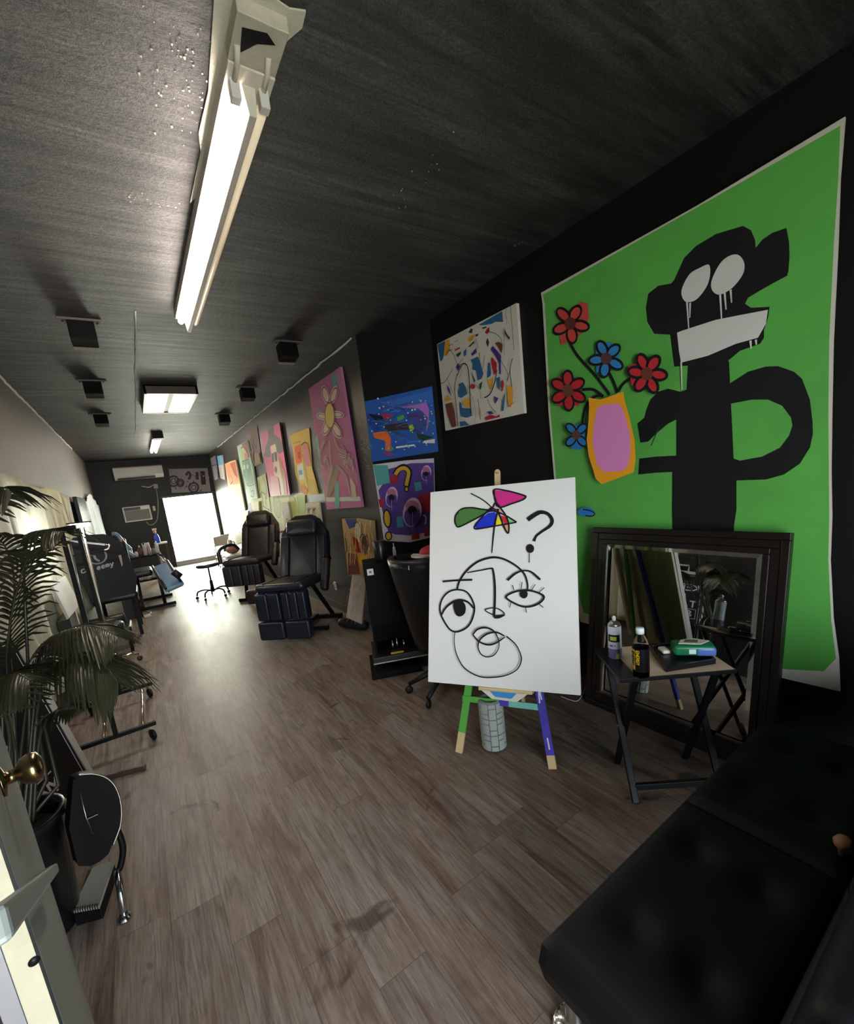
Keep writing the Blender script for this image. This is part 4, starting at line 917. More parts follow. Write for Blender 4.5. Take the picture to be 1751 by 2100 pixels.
for a0, b0, a1, b1, ia, ib in ((fw, fw, MW-fw, fw, 0, 1), (MW-fw, fw, MW-fw, ML-fw, -1, 0), (MW-fw, ML-fw, fw, ML-fw, 0, -1), (fw, ML-fw, fw, fw, 1, 0)):
    o0, o1 = mp_(a0, b0, .001), mp_(a1, b1, .001); du = (o1-o0).normalized(); inn = (mu*ia+mv*ib)*bv
    mb.add([o0, o1, o1+inn-du*bv+mn*.003-mn*.006*0, o0+inn+du*bv+mn*.003], [(0, 1, 2, 3)])
obj('bevel_strip', mb, ms, t, 'bevelled glass edge')

# ---- folding tray table
T0 = V((1.625, 1.055, .62)); tu = V((.38, -.285, 0)).normalized(); tv = V((.285, .38, 0)).normalized()
TL_, TW_ = .485, .335
t = thing('folding_tray_table', 'small folding tray table with a pale wood top and black crossed legs', 'table', T0+tu*TL_/2+tv*TW_/2-V((0, 0, .62)))
M_ash = mat('pale_ash_veneer', '#dcbfa2', .35, vary=.08, vscale=9)
mb = MB(); mb.frame(T0+tu*.075, tu*(TL_-.075), tv*TW_, V((0, 0, .014)), M_ash); mb.frame(T0, tu*.074, tv*TW_, V((0, 0, .014)), mat('black_lacquer', '#1b1a1e', .25))
for o, x, y in ((T0-tu*.006-tv*.006, tu*(TL_+.012), tv*.006), (T0-tu*.006+tv*TW_, tu*(TL_+.012), tv*.006), (T0-tu*.006, tu*.006, tv*TW_), (T0+tu*TL_, tu*.006, tv*TW_)): mb.frame(o-V((0, 0, .004)), x, y, V((0, 0, .0185)), M_blk)
obj('tray_top', mb, None, t, bevel=.0015)
for k, s in enumerate((.045, TL_-.045)):
    base = T0+tu*s
    f0 = V((base.x, base.y, 0))+tv*.005; f1 = V((base.x, base.y, 0))+tv*(TW_-.045)
    h0 = base+tv*.02-V((0, 0, .004)); h1 = base+tv*(TW_-.03)-V((0, 0, .004)); o = tu*(.014 if k == 0 else -.014)
    mb = MB(); mb.bar(f0, h1, .018, .03, M_blk, up=tu); obj('leg', mb, M_blk, t, bevel=.003)
    mb = MB(); mb.bar(f1+o*1.6, h0+o*1.6, .018, .03, M_blk, up=tu); obj('leg', mb, M_blk, t, bevel=.003)
    mb = MB(); c_ = (f0+h1)/2; mb.lathe(c_-o*.9, [(.008, 0), (.008, .004)], axis=(-tu if k == 0 else tu), n=10); obj('pivot_bolt', mb, M_steel, t)
mb = MB(); d = (T0+tv*(TW_-.03)-(V((T0.x, T0.y, 0))+tv*.005)); s_ = V((T0.x, T0.y, 0))+tv*.005+d*.10
mb.bar(s_+tu*.055, s_+tu*(TL_-.055), .03, .02, M_blk, up=tv); obj('stretcher', mb, M_blk, t, bevel=.003)
ztop = .634
# things on it
def top(px, py, z=ztop): return at_z(z)(px, py)
c = top(1262, 1347)
t = thing('spray_can', 'white labelled spray can at the left end of the tray table', 'spray can', c)
mb = MB(); mb.lathe(c, [(.029, 0), (.031, .004), (.031, .165)], n=24); obj('can', mb, mat('can_label_white', '#d9dbe6', .35), t)
mb = MB(); mb.lathe(c, [(.0313, .002), (.0313, .052)], n=24, cap=False); obj('label_band', mb, mat('violet_label', '#6f6596', .35), t, 'violet lower label')
mb = MB(); mb.lathe(c, [(.031, .165), (.029, .172), (.018, .186), (.010, .190)], n=24); obj('shoulder', mb, M_steel, t)
mb = MB(); mb.lathe(c, [(.009, .190), (.009, .205), (.006, .212)], n=12); mb.box((c.x-.004, c.y-.005, c.z+.204), (.006, .012, .006)); obj('nozzle', mb, M_white, t)
dv = (V((0, 0, 0))-V((c.x, c.y, 0))).normalized(); ds = V((-dv.y, dv.x, 0))
if ds.dot(Rv) < 0: ds = -ds
def onlabel(c, r, w0, w1, z0, z1, m, name, par, lb=None):
    mb = MB(); P_ = []
    for a in np.linspace(w0, w1, 9):
        d = dv*math.cos(a)+ds*math.sin(a); P_.append([c+d*r+V((0, 0, z0)), c+d*r+V((0, 0, z1))])
    mb.grid(P_, m); return obj(name, mb, m, par, lb)
onlabel(c, .0316, -1.1, .75, .088, .125, M_blk, 'label_patch', t, 'black oval label patch'); onlabel(c, .0319, -.7, .25, .096, .116, mat('lime_label', '#c8cc52', .4), 'label_text_panel', t, 'yellow label panel'); onlabel(c, .0319, .1, .65, .004, .030, MATS['lime_label'], 'warning_mark', t, 'yellow warning mark')
mb = MB()
for w0, ch in ((-.75, 'N'), (-.45, 'E'), (-.15, 'T')):
    d = dv*math.cos(w0)+ds*math.sin(w0); x_ = (ds*math.cos(w0)-dv*math.sin(w0))
    write(mb, ch, c+d*.0318+V((0, 0, .064)), x_*.006, V((0, 0, .009)), .0016, paint('#2a3a44'))
obj('lettering', mb, None, t, 'small dark lettering')

c = top(1315, 1386)
t = thing('drink_bottle', 'half empty clear bottle with a black and yellow label on the tray table', 'bottle', c)
mb = MB(); mb.lathe(c, [(.0, .002), (.030, .0), (.034, .006), (.034, .145), (.032, .160), (.022, .185), (.0135, .195), (.0135, .212)], n=28, cap=False)
M_pet = mat('clear_plastic', '#ffffff', .03, trans=1., ior=1.08, spec=.5)
obj('bottle_body', mb, M_pet, t, 'clear plastic body')
mb = MB(); mb.lathe(c, [(.0325, .004), (.0325, .118)], n=28); obj('drink', mb, mat('amber_drink', '#2a1808', .1), t, 'dark amber drink')
mb = MB(); mb.lathe(c, [(.0350, .032), (.0350, .138)], n=28, cap=False); obj('label_sleeve', mb, mat('black_label', '#100f12', .3), t, 'black label')
onlabel(c, .0353, -1.35, -.75, .040, .132, mat('mustard_label', '#d2a81e', .4), 'label_stripe', t, 'yellow label stripe')
mb = MB()
for j, (w0, txt) in enumerate(((-1.05, 'XENERGY'), (-.42, 'ENERGY'))):
    d = dv*math.cos(w0)+ds*math.sin(w0); x_ = (ds*math.cos(w0)-dv*math.sin(w0))
    write(mb, txt, c+d*.0356+V((0, 0, .134 if j == 0 else .130))-x_*.006, V((0, 0, -.009)), x_*.013, .0026, paint('#141210') if j == 0 else paint('#dcb022'), n=d)
obj('lettering', mb, None, t, 'vertical label lettering')
mb = MB(); mb.lathe(c, [(.0175, .200), (.0175, .222), (.015, .226)], n=20); obj('cap', mb, mat('white_cap', '#d9e0e0', .4), t)

# black tray on it
q = [top(1331, 1331), top(1365, 1379), top(1468, 1362), top(1428, 1322)]
t = thing('serving_tray', 'black rimmed tray lying on the tray table under the wipes', 'tray', sum(q, V((0, 0, 0)))/4)
M_tray = mat('satin_black_tray', '#15151b', .3)
mb = MB(); mb.prism([p+V((0, 0, .001)) for p in q], (0, 0, .012)); obj('tray_base', mb, M_tray, t, bevel=.003)
cq = sum(q, V((0, 0, 0)))/4
mb = MB()
for i in range(4):
    a, b = q[i], q[(i+1) % 4]; ia, ib = a+(cq-a)*.11, b+(cq-b)*.11
    mb.add([a+V((0, 0, .013)), b+V((0, 0, .013)), b+V((0, 0, .024)), a+V((0, 0, .024)), ia+V((0, 0, .013)), ib+V((0, 0, .013)), ib*.8+b*.2+V((0, 0, .024)), ia*.8+a*.2+V((0, 0, .024))], [(0, 1, 2, 3), (3, 2, 6, 7), (7, 6, 5, 4), (4, 5, 1, 0)])
obj('tray_rim', mb, M_tray, t)
q2 = top(1363, 1337, ztop+.014)
mb = MB(); mb.rbox(q2-tu*.02-tv*.028, tu*.036, tv*.06, V((0, 0, .018)), .008, mat('cream_soap', '#eadfd2', .5)); one('soap_bar', mb, 'cream soap bar on the black tray beside the wipes', 'soap')
# pack of wipes
q3 = top(1420, 1338, ztop+.025)
wa = V((.62, -.78, 0)); wb = V((.78, .62, 0))
t = thing('wipes_pack', 'green and blue soft pack of wipes lying on the black tray', 'wipes', q3)
mb = MB(); o = q3-wa*.085-wb*.045
mb.rbox(o, wa*.17, wb*.09, V((0, 0, .048)), .014, mat('green_wrap', '#1f7a4e', .3, vary=.2, vscale=12), puff=.006); obj('pack', mb, None, t, 'green foil pack')
mb = MB(); mb.rbox(o+wa*.09-wb*.002-V((0, 0, 0)), wa*.082, wb*.094, V((0, 0, .042)), .012, mat('blue_wrap', '#5a78c0', .3)); obj('pack_end', mb, None, t, 'blue pack end')
mb = MB(); mb.prism([o+wa*a+wb*b+V((0, 0, .0545)) for a, b in ((.02, .015), (.11, .008), (.155, .05), (.09, .08), (.04, .06))], (0, 0, .003), mat('white_flap', '#e6dfcf', .4)); obj('flap', mb, None, t, 'crumpled white flap', bevel=.001)
mb = MB(); mb.prism([o+wa*a+wb*b+V((0, 0, .058)) for a, b in ((.045, .028), (.10, .022), (.11, .055), (.06, .06))], (0, 0, .001), mat('olive_window', '#5f6a52', .4)); obj('opening', mb, None, t, 'dark opening')
mb = MB(); mb.frame(o+wa*.06-wb*.0008+V((0, 0, .012)), wa*.028, V((0, 0, .022)), -wb*.001, paint('#d8ecec')); obj('printed_mark', mb, None, t, 'pale printed mark')

# ---- black tufted sofa at the lower right
SX0, SX1, SY0, SY1, SZ = .68, 2.20, .27, .71, .36
t = thing('sofa_bed', 'low black upholstered sofa bed with chrome legs in the lower right corner', 'sofa', ((SX0+SX1)/2, (SY0+SY1)/2, 0))
M_sofa = mat('black_sofa_fabric', '#0e0d11', .6, spec=.3, bump=.1, bscale=90, vary=.15, vscale=5)
def tufted(x0, x1):
    nx, ny = 30, 22; P_ = []
    for i in range(nx+1):
        row = []
        for j in range(ny+1):
            x = x0+(x1-x0)*i/nx; y = SY0+(SY1-SY0)*j/ny
            ex = min(i, nx-i)/nx*(x1-x0); ey = min(j, ny-j)/ny*(SY1-SY0)
            e = min(ex, ey); z = SZ-.030*math.exp(-e/.018)
            for bx in (.27, .73):
                for by in (.3, .7):
                    dd = math.hypot(x-(x0+(x1-x0)*bx), y-(SY0+(SY1-SY0)*by)); z -= .030*math.exp(-(dd/.05)**2)
            row.append(V((x, y, z)))
        P_.append(row)
    return P_
for x0, x1 in ((SX0, 1.455), (1.46, SX1)):
    mb = MB(); P_ = tufted(x0, x1); mb.grid(P_, M_sofa)
    rim = [r[0] for r in P_]+[q_ for q_ in P_[-1][1:]]+[r[-1] for r in P_[::-1][1:]]+[q_ for q_ in P_[0][::-1][1:-1]]
    n = len(rim); low = [V((p.x, p.y, SZ-.15)) for p in rim]
    mid_ = [V((p.x+(.006 if p.x > x1-.01 else (-.006 if p.x < x0+.01 else 0)), p.y+(.012 if p.y > SY1-.01 else 0), SZ-.10)) for p in rim]
    mb.add(rim+mid_+low, [f for i in range(n) for f in ((i, n+i, n+(i+1) % n, (i+1) % n), (n+i, 2*n+i, 2*n+(i+1) % n, n+(i+1) % n))]+[tuple(2*n+i for i in range(n))[::-1]], M_sofa, True)
    obj('seat_cushion', mb, M_sofa, t)
mb = MB(); mb.rbox((SX0+.03, .075, SZ-.12), (SX1-SX0-.06, 0, 0), (0, -.10, .46), (0, .19, .04), .05, M_sofa, puff=.012); obj('backrest', mb, M_sofa, t)
for x, y in ((SX0+.075, SY1-.03), (SX0+.075, SY0+.06), (SX1-.12, SY1-.05), (SX1-.12, SY0+.06)):
    mb = MB(); mb.lathe((x, y, 0), [(.062, 0), (.064, .008), (.058, .013), (.030, .020), (.026, .05), (.024, .10), (.034, .17), (.036, SZ-.148)], n=24); obj('leg', mb, M_chrome, t, 'chrome leg with a round foot')
mb = MB(); kn = V((1.535, .300, .389)); mb.lathe(kn-V((0, 0, .03)), [(.010, 0), (.012, .02), (.022, .032), (.024, .045), (.016, .058), (0, .060)], n=16)
one('wooden_peg', mb, 'small tan wooden knob at the edge of the sofa', 'knob', mat('tan_wood', '#b08468', .5))

# ---- cords behind the canvas
mb = MB(); P_ = [at_z(.012)(x, y) for x, y in ((1150, 1428), (1180, 1438), (1192, 1428), (1200, 1412), (1207, 1402))]
mb.tube(catmull(P_), .004, n=6); one('white_cord', mb, 'white cord on the floor between the canvas and the mirror', 'cord', mat('white_cable', '#c9c8c4', .5))
# ================================================================ recliners and things along the right wall
def recliner(name, label, loc, rz, low=(True, True), lift=0., arms=('pad', 'pad'), m=M_vinylN):
    """built facing -Y around the origin, then turned; loc is the floor point under the seat"""
    t = thing(name, label, 'recliner chair', (0, 0, 0), None)
    W_ = .60; zs = .56+lift
    # leg rests: two tall pads, two lower blocks
    for k, s in enumerate((-1, 1)):
        x = -W_/2 if s < 0 else .006
        mb = MB(); w = W_/2-.008
        for q in range(3 if s > 0 else 2):
            nn_ = 3 if s > 0 else 2
            mb.rbox((x+w*q/nn_+.002, -.40, .265+lift), (w/nn_-.004, 0, 0), (0, 0, .31), (0, .11, 0), .022, m, puff=.0)
        mb.rbox((x, -.375, .258+lift), (w, 0, 0), (0, 0, .325), (0, .11, 0), .03, m)
        leg = obj('leg_pad', mb, m, t)
        if low[k]:
            mb = MB(); mb.rbox((x-(.02 if s < 0 else 0), -.40, .035), (w+(.02 if s < 0 else 0), 0, 0), (0, 0, .215), (0, .12, 0), .03, m, puff=.012); obj('foot_pad', mb, m, t)
    mb = MB(); mb.rbox((-W_/2, -.38, zs+.02), (W_, 0, 0), (0, .60, -.035), (0, .0, .095), .06, m, puff=.012)
    for x in (-.19, .19): mb.tube([(x, -.36, zs+.118), (x, 0, zs+.098), (x, .2, zs+.086)], .006, m, n=6)
    obj('seat', mb, M_vinyl, t)
    # backrest with cut corners, leaning back
    up = V((0, .36, .93)).normalized(); bx = V((1, 0, 0)); nr = V((0, -up.z, up.y))
    o = V((0, .22, zs+.03)); hb, wb_ = .80, .31
    pts = [(-wb_*.97, 0), (wb_*.97, 0), (wb_, .45), (wb_*.95, .58), (wb_*.55, hb-.03), (wb_*.35, hb), (-wb_*.35, hb), (-wb_*.55, hb-.03), (-wb_*.95, .58), (-wb_, .45)]
    mb = MB(); mb.prism([o+bx*a+up*b for a, b in pts], -nr*.11, M_vinyl); obj('backrest', mb, M_vinyl, t, bevel=.03)
    mb = MB(); mb.rbox(o+bx*-.17+up*.02+nr*.0, bx*.34, up*.50, nr*.022, .03, M_vinyl, puff=.01); obj('back_panel', mb, M_vinyl, t)
    for s in (-1, 1):
        mb = MB(); mb.rbox(o+bx*(s*.24-.055)+up*.02, bx*.11, up*.52, nr*.035, .03, M_vinyl, puff=.01); obj('side_bolster', mb, M_vinyl, t)
    mb = MB(); mb.rbox(o+bx*-.20+up*.53+nr*.0, bx*.40, up*.21, nr*.085, .05, M_vinyl, puff=.015); obj('head_cushion', mb, M_vinyl, t)
    for s, kind in zip((-1, 1), arms):
        if kind == 'pad':
            mb = MB(); mb.rbox((s*.36-.045, -.06, zs-.06), (.09, 0, 0), (0, .20, .34), (0, .08, -.045), .03, M_vinyl, puff=.01); obj('armrest', mb, M_vinyl, t)
            mb = MB(); mb.tube([(s*.36, .10, zs+.20), (s*.36, .26, zs+.30), (s*.34, .34, zs+.22)], .014, M_blkm); obj('arm_bracket', mb, M_blkm, t)
        elif kind == 'loop':
            mb = MB(); mb.tube(catmull([(s*.35, -.30, zs+.06), (s*.36, -.28, zs+.24), (s*.36, -.12, zs+.30), (s*.36, .14, zs+.29), (s*.35, .26, zs+.20)]), .026, M_vinyl, n=10); obj('armrest', mb, M_vinyl, t)
    mb = MB()
    for a, b, w, h in (((-.34, -.02, .03), (.34, -.02, .03), .05, .05), ((-.34, .42, .03), (.34, .42, .03), .05, .05), ((0, -.02, .045), (0, .42, .045), .05, .05)): mb.bar(a, b, w, h, M_blkm)
    obj('floor_frame', mb, M_blkm, t, bevel=.004)
    for a, b in (((-.20, -.02, .05), (-.20, .10, zs+.03)), ((.22, .42, .05), (.12, .12, zs+.03))):
        mb = MB(); mb.bar(a, b, .045, .035, M_blkm); obj('support_post', mb, M_blkm, t, bevel=.004)
    for x, y in ((-.32, -.02), (.32, -.02), (-.32, .42), (.32, .42)):
        mb = MB(); mb.lathe((x, y, 0), [(.02, 0), (.016, .01)], n=12); obj('foot', mb, M_blk, t)
    t.location = loc; t.rotation_euler = (0, 0, rz)
    return t
recliner('recliner_chair', 'nearer black padded recliner with both foot pads hanging to the floor', (1.38, 5.03, 0), math.radians(-44), arms=(None, 'pad'))
recliner('recliner_chair', 'farther black padded recliner with a looped armrest and raised leg pads', (1.39, 7.24, 0), math.radians(-40), low=(False, True), lift=.07, arms=('loop', 'pad'), m=mat('dusky_black_vinyl', '#26242c', .4, spec=.6, bump=.08, bscale=120))

# ---- stool near the doorway
def caster(mb, c, r, ax):
    mb.lathe(V(c)-V(ax)*.012, [(r*.55, 0), (r, .004), (r, .020), (r*.55, .024)], n=14, axis=ax)
sc = V((.86, 8.35, 0))
t = thing('rolling_stool', 'rolling stool with a thin round seat standing before the bright doorway', 'stool', sc)
mb = MB(); mb.lathe(sc+V((0, 0, .545)), [(.0, 0), (.15, .0), (.185, .012), (.19, .03), (.18, .05), (.10, .058), (0, .058)], n=28, cap=False); obj('seat', mb, M_vinyl, t)
mb = MB(); mb.lathe(sc+V((0, 0, .10)), [(.030, 0), (.026, .20), (.014, .21), (.014, .445)], n=14); obj('gas_post', mb, M_blkm, t)
for k in range(5):
    a = 2*PI*k/5+.3; d = V((math.cos(a), math.sin(a), 0))
    mb = MB(); mb.tube(catmull([sc+V((0, 0, .12)), sc+d*.13+V((0, 0, .15)), sc+d*.24+V((0, 0, .13)), sc+d*.27+V((0, 0, .06))]), .014, n=8); obj('base_arm', mb, M_blkm, t)
    mb = MB(); caster(mb, sc+d*.27+V((0, 0, .027)), .027, V((-d.y, d.x, 0))); obj('caster', mb, M_blk, t)

# ---- black bag, outlet, cabinet
mb = MB(); a, b = V((1.75, 4.74, .056)), V((1.905, 4.36, .056)); d = (b-a).normalized()
mb.tube([a-d*.02, a, a+d*.03]+[a+(b-a)*k for k in (.2, .5, .8)]+[b-d*.03, b, b+d*.02], [.02, .045, .053, .055, .055, .055, .053, .045, .02], n=16)
t = one('duffel_bag', mb, 'long black padded bag on the floor under the pencil sketch', 'bag', mat('black_nylon', '#1d1e22', .6, bump=.3, bscale=30))
oc = at_x(XR)(688, 1201)
t = thing('wall_outlet', 'white wall outlet with a plug beside the nearer recliner', 'outlet', oc)
mb = MB(); mb.frame(oc+V((-.006, -.036, -.058)), (.006, 0, 0), (0, .072, 0), (0, 0, .116)); obj('cover_plate', mb, M_white, t, bevel=.002)
for dz in (-.026, .026):
    mb = MB(); mb.frame(oc+V((-.008, -.017, dz-.016)), (.002, 0, 0), (0, .034, 0), (0, 0, .032)); obj('socket', mb, mat('grey_socket', '#8f8c88', .5), t)
mb = MB(); mb.frame(oc+V((-.035, -.05, .02)), (.03, 0, 0), (0, .045, 0), (0, 0, .03)); obj('plug', mb, M_white, t, bevel=.003)

cv = V((1.488, 3.30, 0)); ca = math.radians(-24); cw, cdp = .45, .31
def cab(x, y, z=0.): return cv+V((x*math.cos(ca)-y*math.sin(ca), x*math.sin(ca)+y*math.cos(ca), z))
cX, cY = cab(1, 0)-cv, cab(0, 1)-cv
t = thing('cabinet', 'tall black cabinet with a small white sticker beside the slanted wall', 'cabinet', cab(cw/2, cdp/2))
M_cab = mat('black_laminate', '#08080a', .7, spec=.15)
mb = MB(); mb.frame(cab(0, 0, .40), cX*cw, cY*cdp, V((0, 0, .55))); obj('cabinet_body', mb, M_cab, t, bevel=.006)
for x in (0, cw-.02):
    mb = MB(); mb.frame(cab(x, .01, .16), cX*.02, cY*(cdp-.01), V((0, 0, .24))); obj('side_panel', mb, M_cab, t)
mb = MB(); mb.frame(cab(.02, cdp-.03, .16), cX*(cw-.04), cY*.02, V((0, 0, .24))); obj('niche_back', mb, M_cab, t)
mb = MB(); mb.frame(cab(-.03, -.11, .115), cX*(cw+.03), cY*.42, V((0, 0, .045))); obj('pull_out_shelf', mb, mat('dark_brown_shelf', '#171311', .4), t, bevel=.004)
mb = MB(); mb.frame(cab(-.03, -.112, .105), cX*(cw+.032), cY*.42, V((0, 0, .010))); obj('shelf_trim', mb, M_steel, t, 'silver shelf edge')
mb = MB(); mb.frame(cab(-.06, -.18, 0), cX*(cw-.02), cY*.45, V((0, 0, .05))); obj('plinth', mb, M_cab, t, 'black floor slab', bevel=.004)
mb = MB(); mb.frame(cab(.08, .02, .05), cX*(cw-.2), cY*.25, V((0, 0, .055))); obj('plinth_post', mb, M_cab, t)
s_ = cab(.055, -.001, .885)
mb = MB(); mb.frame(s_-cX*.027+V((0, 0, -.027)), cX*.054, -cY*.001, V((0, 0, .054)), paint('#dcd6cc')); write(mb, 'x', s_-cX*.011-cY*.0012+V((0, 0, -.009)), cX*.022, V((0, 0, .027)), .006, paint('#2a2628'), n=-cY); obj('sticker', mb, None, t, 'small white sticker with an x')
mb = MB(); mb.frame(cab(.13, -.085, .161), cX*.11, cY*.035, V((0, 0, .002))); obj('warning_label', mb, mat('yellow_label', '#d6b64a', .5), t, 'yellow label on the shelf')
for k, (x, h) in enumerate(((.16, .07), (.20, .085), (.26, .06))):
    mb = MB(); mb.lathe(cab(x, .05, .1615), [(.012, 0), (.012, h*.6), (.006, h*.7), (.006, h)], n=10)
    one('metal_clip', mb, ('small silver clip standing on the cabinet shelf, %s of three' % ('leftmost', 'middle', 'rightmost')[k]), 'clip', M_steel, 'silver clips on the cabinet shelf')
c = cab(.17, .12, .952)
mb = MB(); mb.lathe(c, [(.058, 0), (.06, .005), (.06, .165), (.055, .172), (.045, .172)], n=24); t = one('canister', mb, 'black round canister standing on top of the black cabinet', 'canister', mat('dark_canister', '#1a1b1e', .3))
c = cab(.29, .12, .952)
t = thing('squeeze_bottle', 'small clear bottle with a white nozzle on the cabinet beside the canister', 'bottle', c)
mb = MB(); mb.lathe(c, [(.014, 0), (.016, .004), (.016, .07), (.012, .08)], n=14); obj('bottle_body', mb, mat('grey_clear_plastic', '#b5b7b9', .15), t)
mb = MB(); mb.lathe(c, [(.012, .08), (.013, .095), (.004, .10), (.003, .135)], n=12); obj('nozzle', mb, M_white, t)

# ---- black tub chair behind the canvas
cc = V((1.80, 2.66, 0))
t = thing('swivel_chair', 'black high backed swivel chair half hidden behind the white canvas', 'chair', cc)
M_lea = mat('black_leather', '#131316', .33, bump=.12, bscale=60, spec=.6)
P_ = []
for i, z in enumerate(np.linspace(.33, 1.06, 12)):
    f = i/11; r = .21+.15*f**.8; row = []
    for a in np.linspace(math.radians(135), math.radians(315), 20): row.append(cc+V((r*math.cos(a)+.0, r*math.sin(a)*.75, z)))
    P_.append(row)
mb = MB(); mb.grid([list(r) for r in P_], M_lea); obj('back_shell', mb, M_lea, t, solid=.045)
mb = MB(); mb.lathe(cc+V((0.02, 0, .42)), [(.0, 0), (.2, .0), (.23, .03), (.22, .08), (0, .10)], n=24, cap=False); obj('seat', mb, M_lea, t)
mb = MB(); mb.lathe(cc+V((0, 0, .09)), [(.045, 0), (.035, .10), (.025, .11), (.025, .34)], n=14); obj('gas_post', mb, M_blkm, t)
for tgt in ((1.455, 2.45), (1.60, 2.77), (2.02, 2.47), (2.08, 2.85), (1.86, 2.99)):
    g = V((tgt[0], tgt[1], 0)); d = (g-cc).normalized()
    if tgt == (1.60, 2.77): g = V((1.47, 2.74, 0)); d = (g-cc).normalized()
    mb = MB(); mb.tube([cc+V((0, 0, .13)), cc+(g-cc)*.55+V((0, 0, .115)), g+V((0, 0, .075))], [.03, .024, .017], n=8); obj('base_arm', mb, M_blk, t)
    mb = MB(); caster(mb, g+V((0, 0, .03)), .03, V((-d.y, d.x, 0))); obj('caster', mb, M_blk, t)
mb = MB(); q = at_y(2.44)(832, 1166)
mb.bar(q+V((-.035, 0, .012)), q+V((.02, -.004, -.012)), .010, .004, M_chrome); mb.bar(q+V((.02, -.004, -.014)), q+V((.022, -.004, .014)), .006, .004, M_chrome); obj('silver_pull', mb, M_chrome, t, 'silver angled pull')
c = V((1.74, 2.57, 1.085))
t = thing('cap', 'red peaked cap resting on top of the black swivel chair', 'cap', c)
mb = MB(); mb.ball(c+V((.0, 0, -.005)), .12, mat('red_cloth', '#c22a38', .6), (1, .9, .42)); obj('crown', mb, None, t)
mb = MB(); mb.prism([c+V((.0+.17*math.cos(a)-.02, .13*math.sin(a), -.02)) for a in np.linspace(2.2, 4.4, 9)], (0, 0, .012), paint('#d8d0c4')); obj('peak', mb, None, t, 'pale peak')

# ---- white table with things near the doorway
t = thing('side_table', 'white side table standing by the right wall near the doorway', 'table', (1.70, 10.6, 0))
mb = MB(); mb.frame((1.42, 10.0, .44), (.60, 0, 0), (0, 1.2, 0), (0, 0, .035)); obj('table_top', mb, M_white, t, bevel=.005)
for x, y in ((1.45, 10.04), (1.98, 10.04), (1.45, 11.14), (1.98, 11.14)):
    mb = MB(); mb.frame((x, y, 0), (.035, 0, 0), (0, .035, 0), (0, 0, .44)); obj('leg', mb, M_white, t)
for y in (10.12, 10.62):
    mb = MB(); mb.frame((1.47, y, .0), (.5, 0, 0), (0, .42, 0), (0, 0, .36)); one('storage_bin', mb, 'pale grey storage bin under the white side table, %s one' % ('nearer' if y < 10.5 else 'farther'), 'bin', mat('pale_grey_plastic', '#b9b9c2', .4), 'bins under the side table', bevel=.02)
mb = MB(); mb.ball((1.62, 10.35, .572), .15, mat('patterned_bag_cloth', '#8a5f54', .7, vary=.4, vscale=18), (.9, 1.1, .62)); mb.tube(catmull([(1.55, 10.28, .63), (1.60, 10.30, .73), (1.68, 10.38, .73), (1.70, 10.42, .63)]), .012, MATS['patterned_bag_cloth'], n=8)
t = one('handbag', mb, 'brown patterned handbag on the white side table', 'bag')
A = Art(((1.93, 0, 0), (-1, 0, 0)), [(477,1062),(509,1048),(501,1110),(468,1122)], '#c9cba8', .03)
for x, y in ((492,1092), (497,1100), (500,1103)): A.ell(x, y, 1.5, 2, '#6a6a58')
hang(A, 'canvas', 'blank pale green canvas standing on the side table against the wall', 'canvas')
mb = MB(); q = at_y(11.05)(469, 1100); q.z = .60; q.x = max(q.x, 1.47); mb.frame(q+V((-.04, 0, -.12)), (.05, 0, 0), (0, .04, 0), (0, 0, .26), M_white); mb.frame(q+V((.012, 0, -.12)), (.03, 0, 0), (0, .04, 0), (0, 0, .25), M_blk); one('book_pair', mb, 'white and black folders standing at the far end of the side table', 'folders')
t = thing('rolling_cart', 'pale wire cart with a clear side panel by the doorway', 'cart', (1.44, 12.0, 0))
q = [at_y(12.0)(437, 1102), at_y(12.0)(470, 1094), at_y(12.0)(466, 1116), at_y(12.0)(440, 1122)]
mb = MB(); mb.prism(q, (0, .02, 0)); obj('side_panel', mb, mat('smoky_panel', '#a89f93', .3), t, 'smoky clear panel')
mb = MB()
for px in (437, 468):
    a = at_y(12.0)(px+1, 1105); mb.tube([a, (a.x, a.y, .05)], .012, n=8)
    mb.tube([(a.x, a.y+.3, a.z-.2), (a.x, a.y+.3, .05)], .012, n=8)
obj('cart_frame', mb, M_steel, t)
for z in (.25, .55):
    mb = MB(); mb.frame((q[0].x, 12.02, z), (q[1].x-q[0].x, 0, 0), (0, .3, 0), (0, 0, .02)); obj('shelf', mb, M_white, t)
for x, y in ((q[0].x+.03, 12.0), (q[1].x-.03, 12.0), (q[0].x+.03, 12.3), (q[1].x-.03, 12.3)):
    mb = MB(); caster(mb, (x, y, .03), .03, V((1, 0, 0))); obj('caster', mb, M_blk, t)

# ================================================================ back wall
def bwall(px, py, y=YB): return at_y(y)(px, py)
a, b = bwall(230, 961, YB-.22), bwall(332, 956, YB-.22)
x0, x1 = a.x, b.x; z1, z0 = 2.83, 2.50
t = thing('air_conditioner', 'white split air conditioner high on the black back wall', 'air conditioner', ((x0+x1)/2, YB-.11, z0))
pr = [(YB-.001, z1), (YB-.19, z1), (YB-.22, z1-.03), (YB-.22, z0+.09), (YB-.15, z0+.01), (YB-.001, z0)]
mb = MB(); mb.prism([(x0, y, z) for y, z in pr], (x1-x0, 0, 0)); obj('casing', mb, mat('ivory_plastic', '#cfcdc6', .35), t, bevel=.008)
mb = MB(); mb.frame((x0+.06, YB-.205, z0+.045), (x1-x0-.26, 0, 0), (0, .06, -.03), (0, -.01, -.016)); obj('air_vane', mb, mat('dark_vane', '#4a4846', .5), t, 'dark outlet slot')
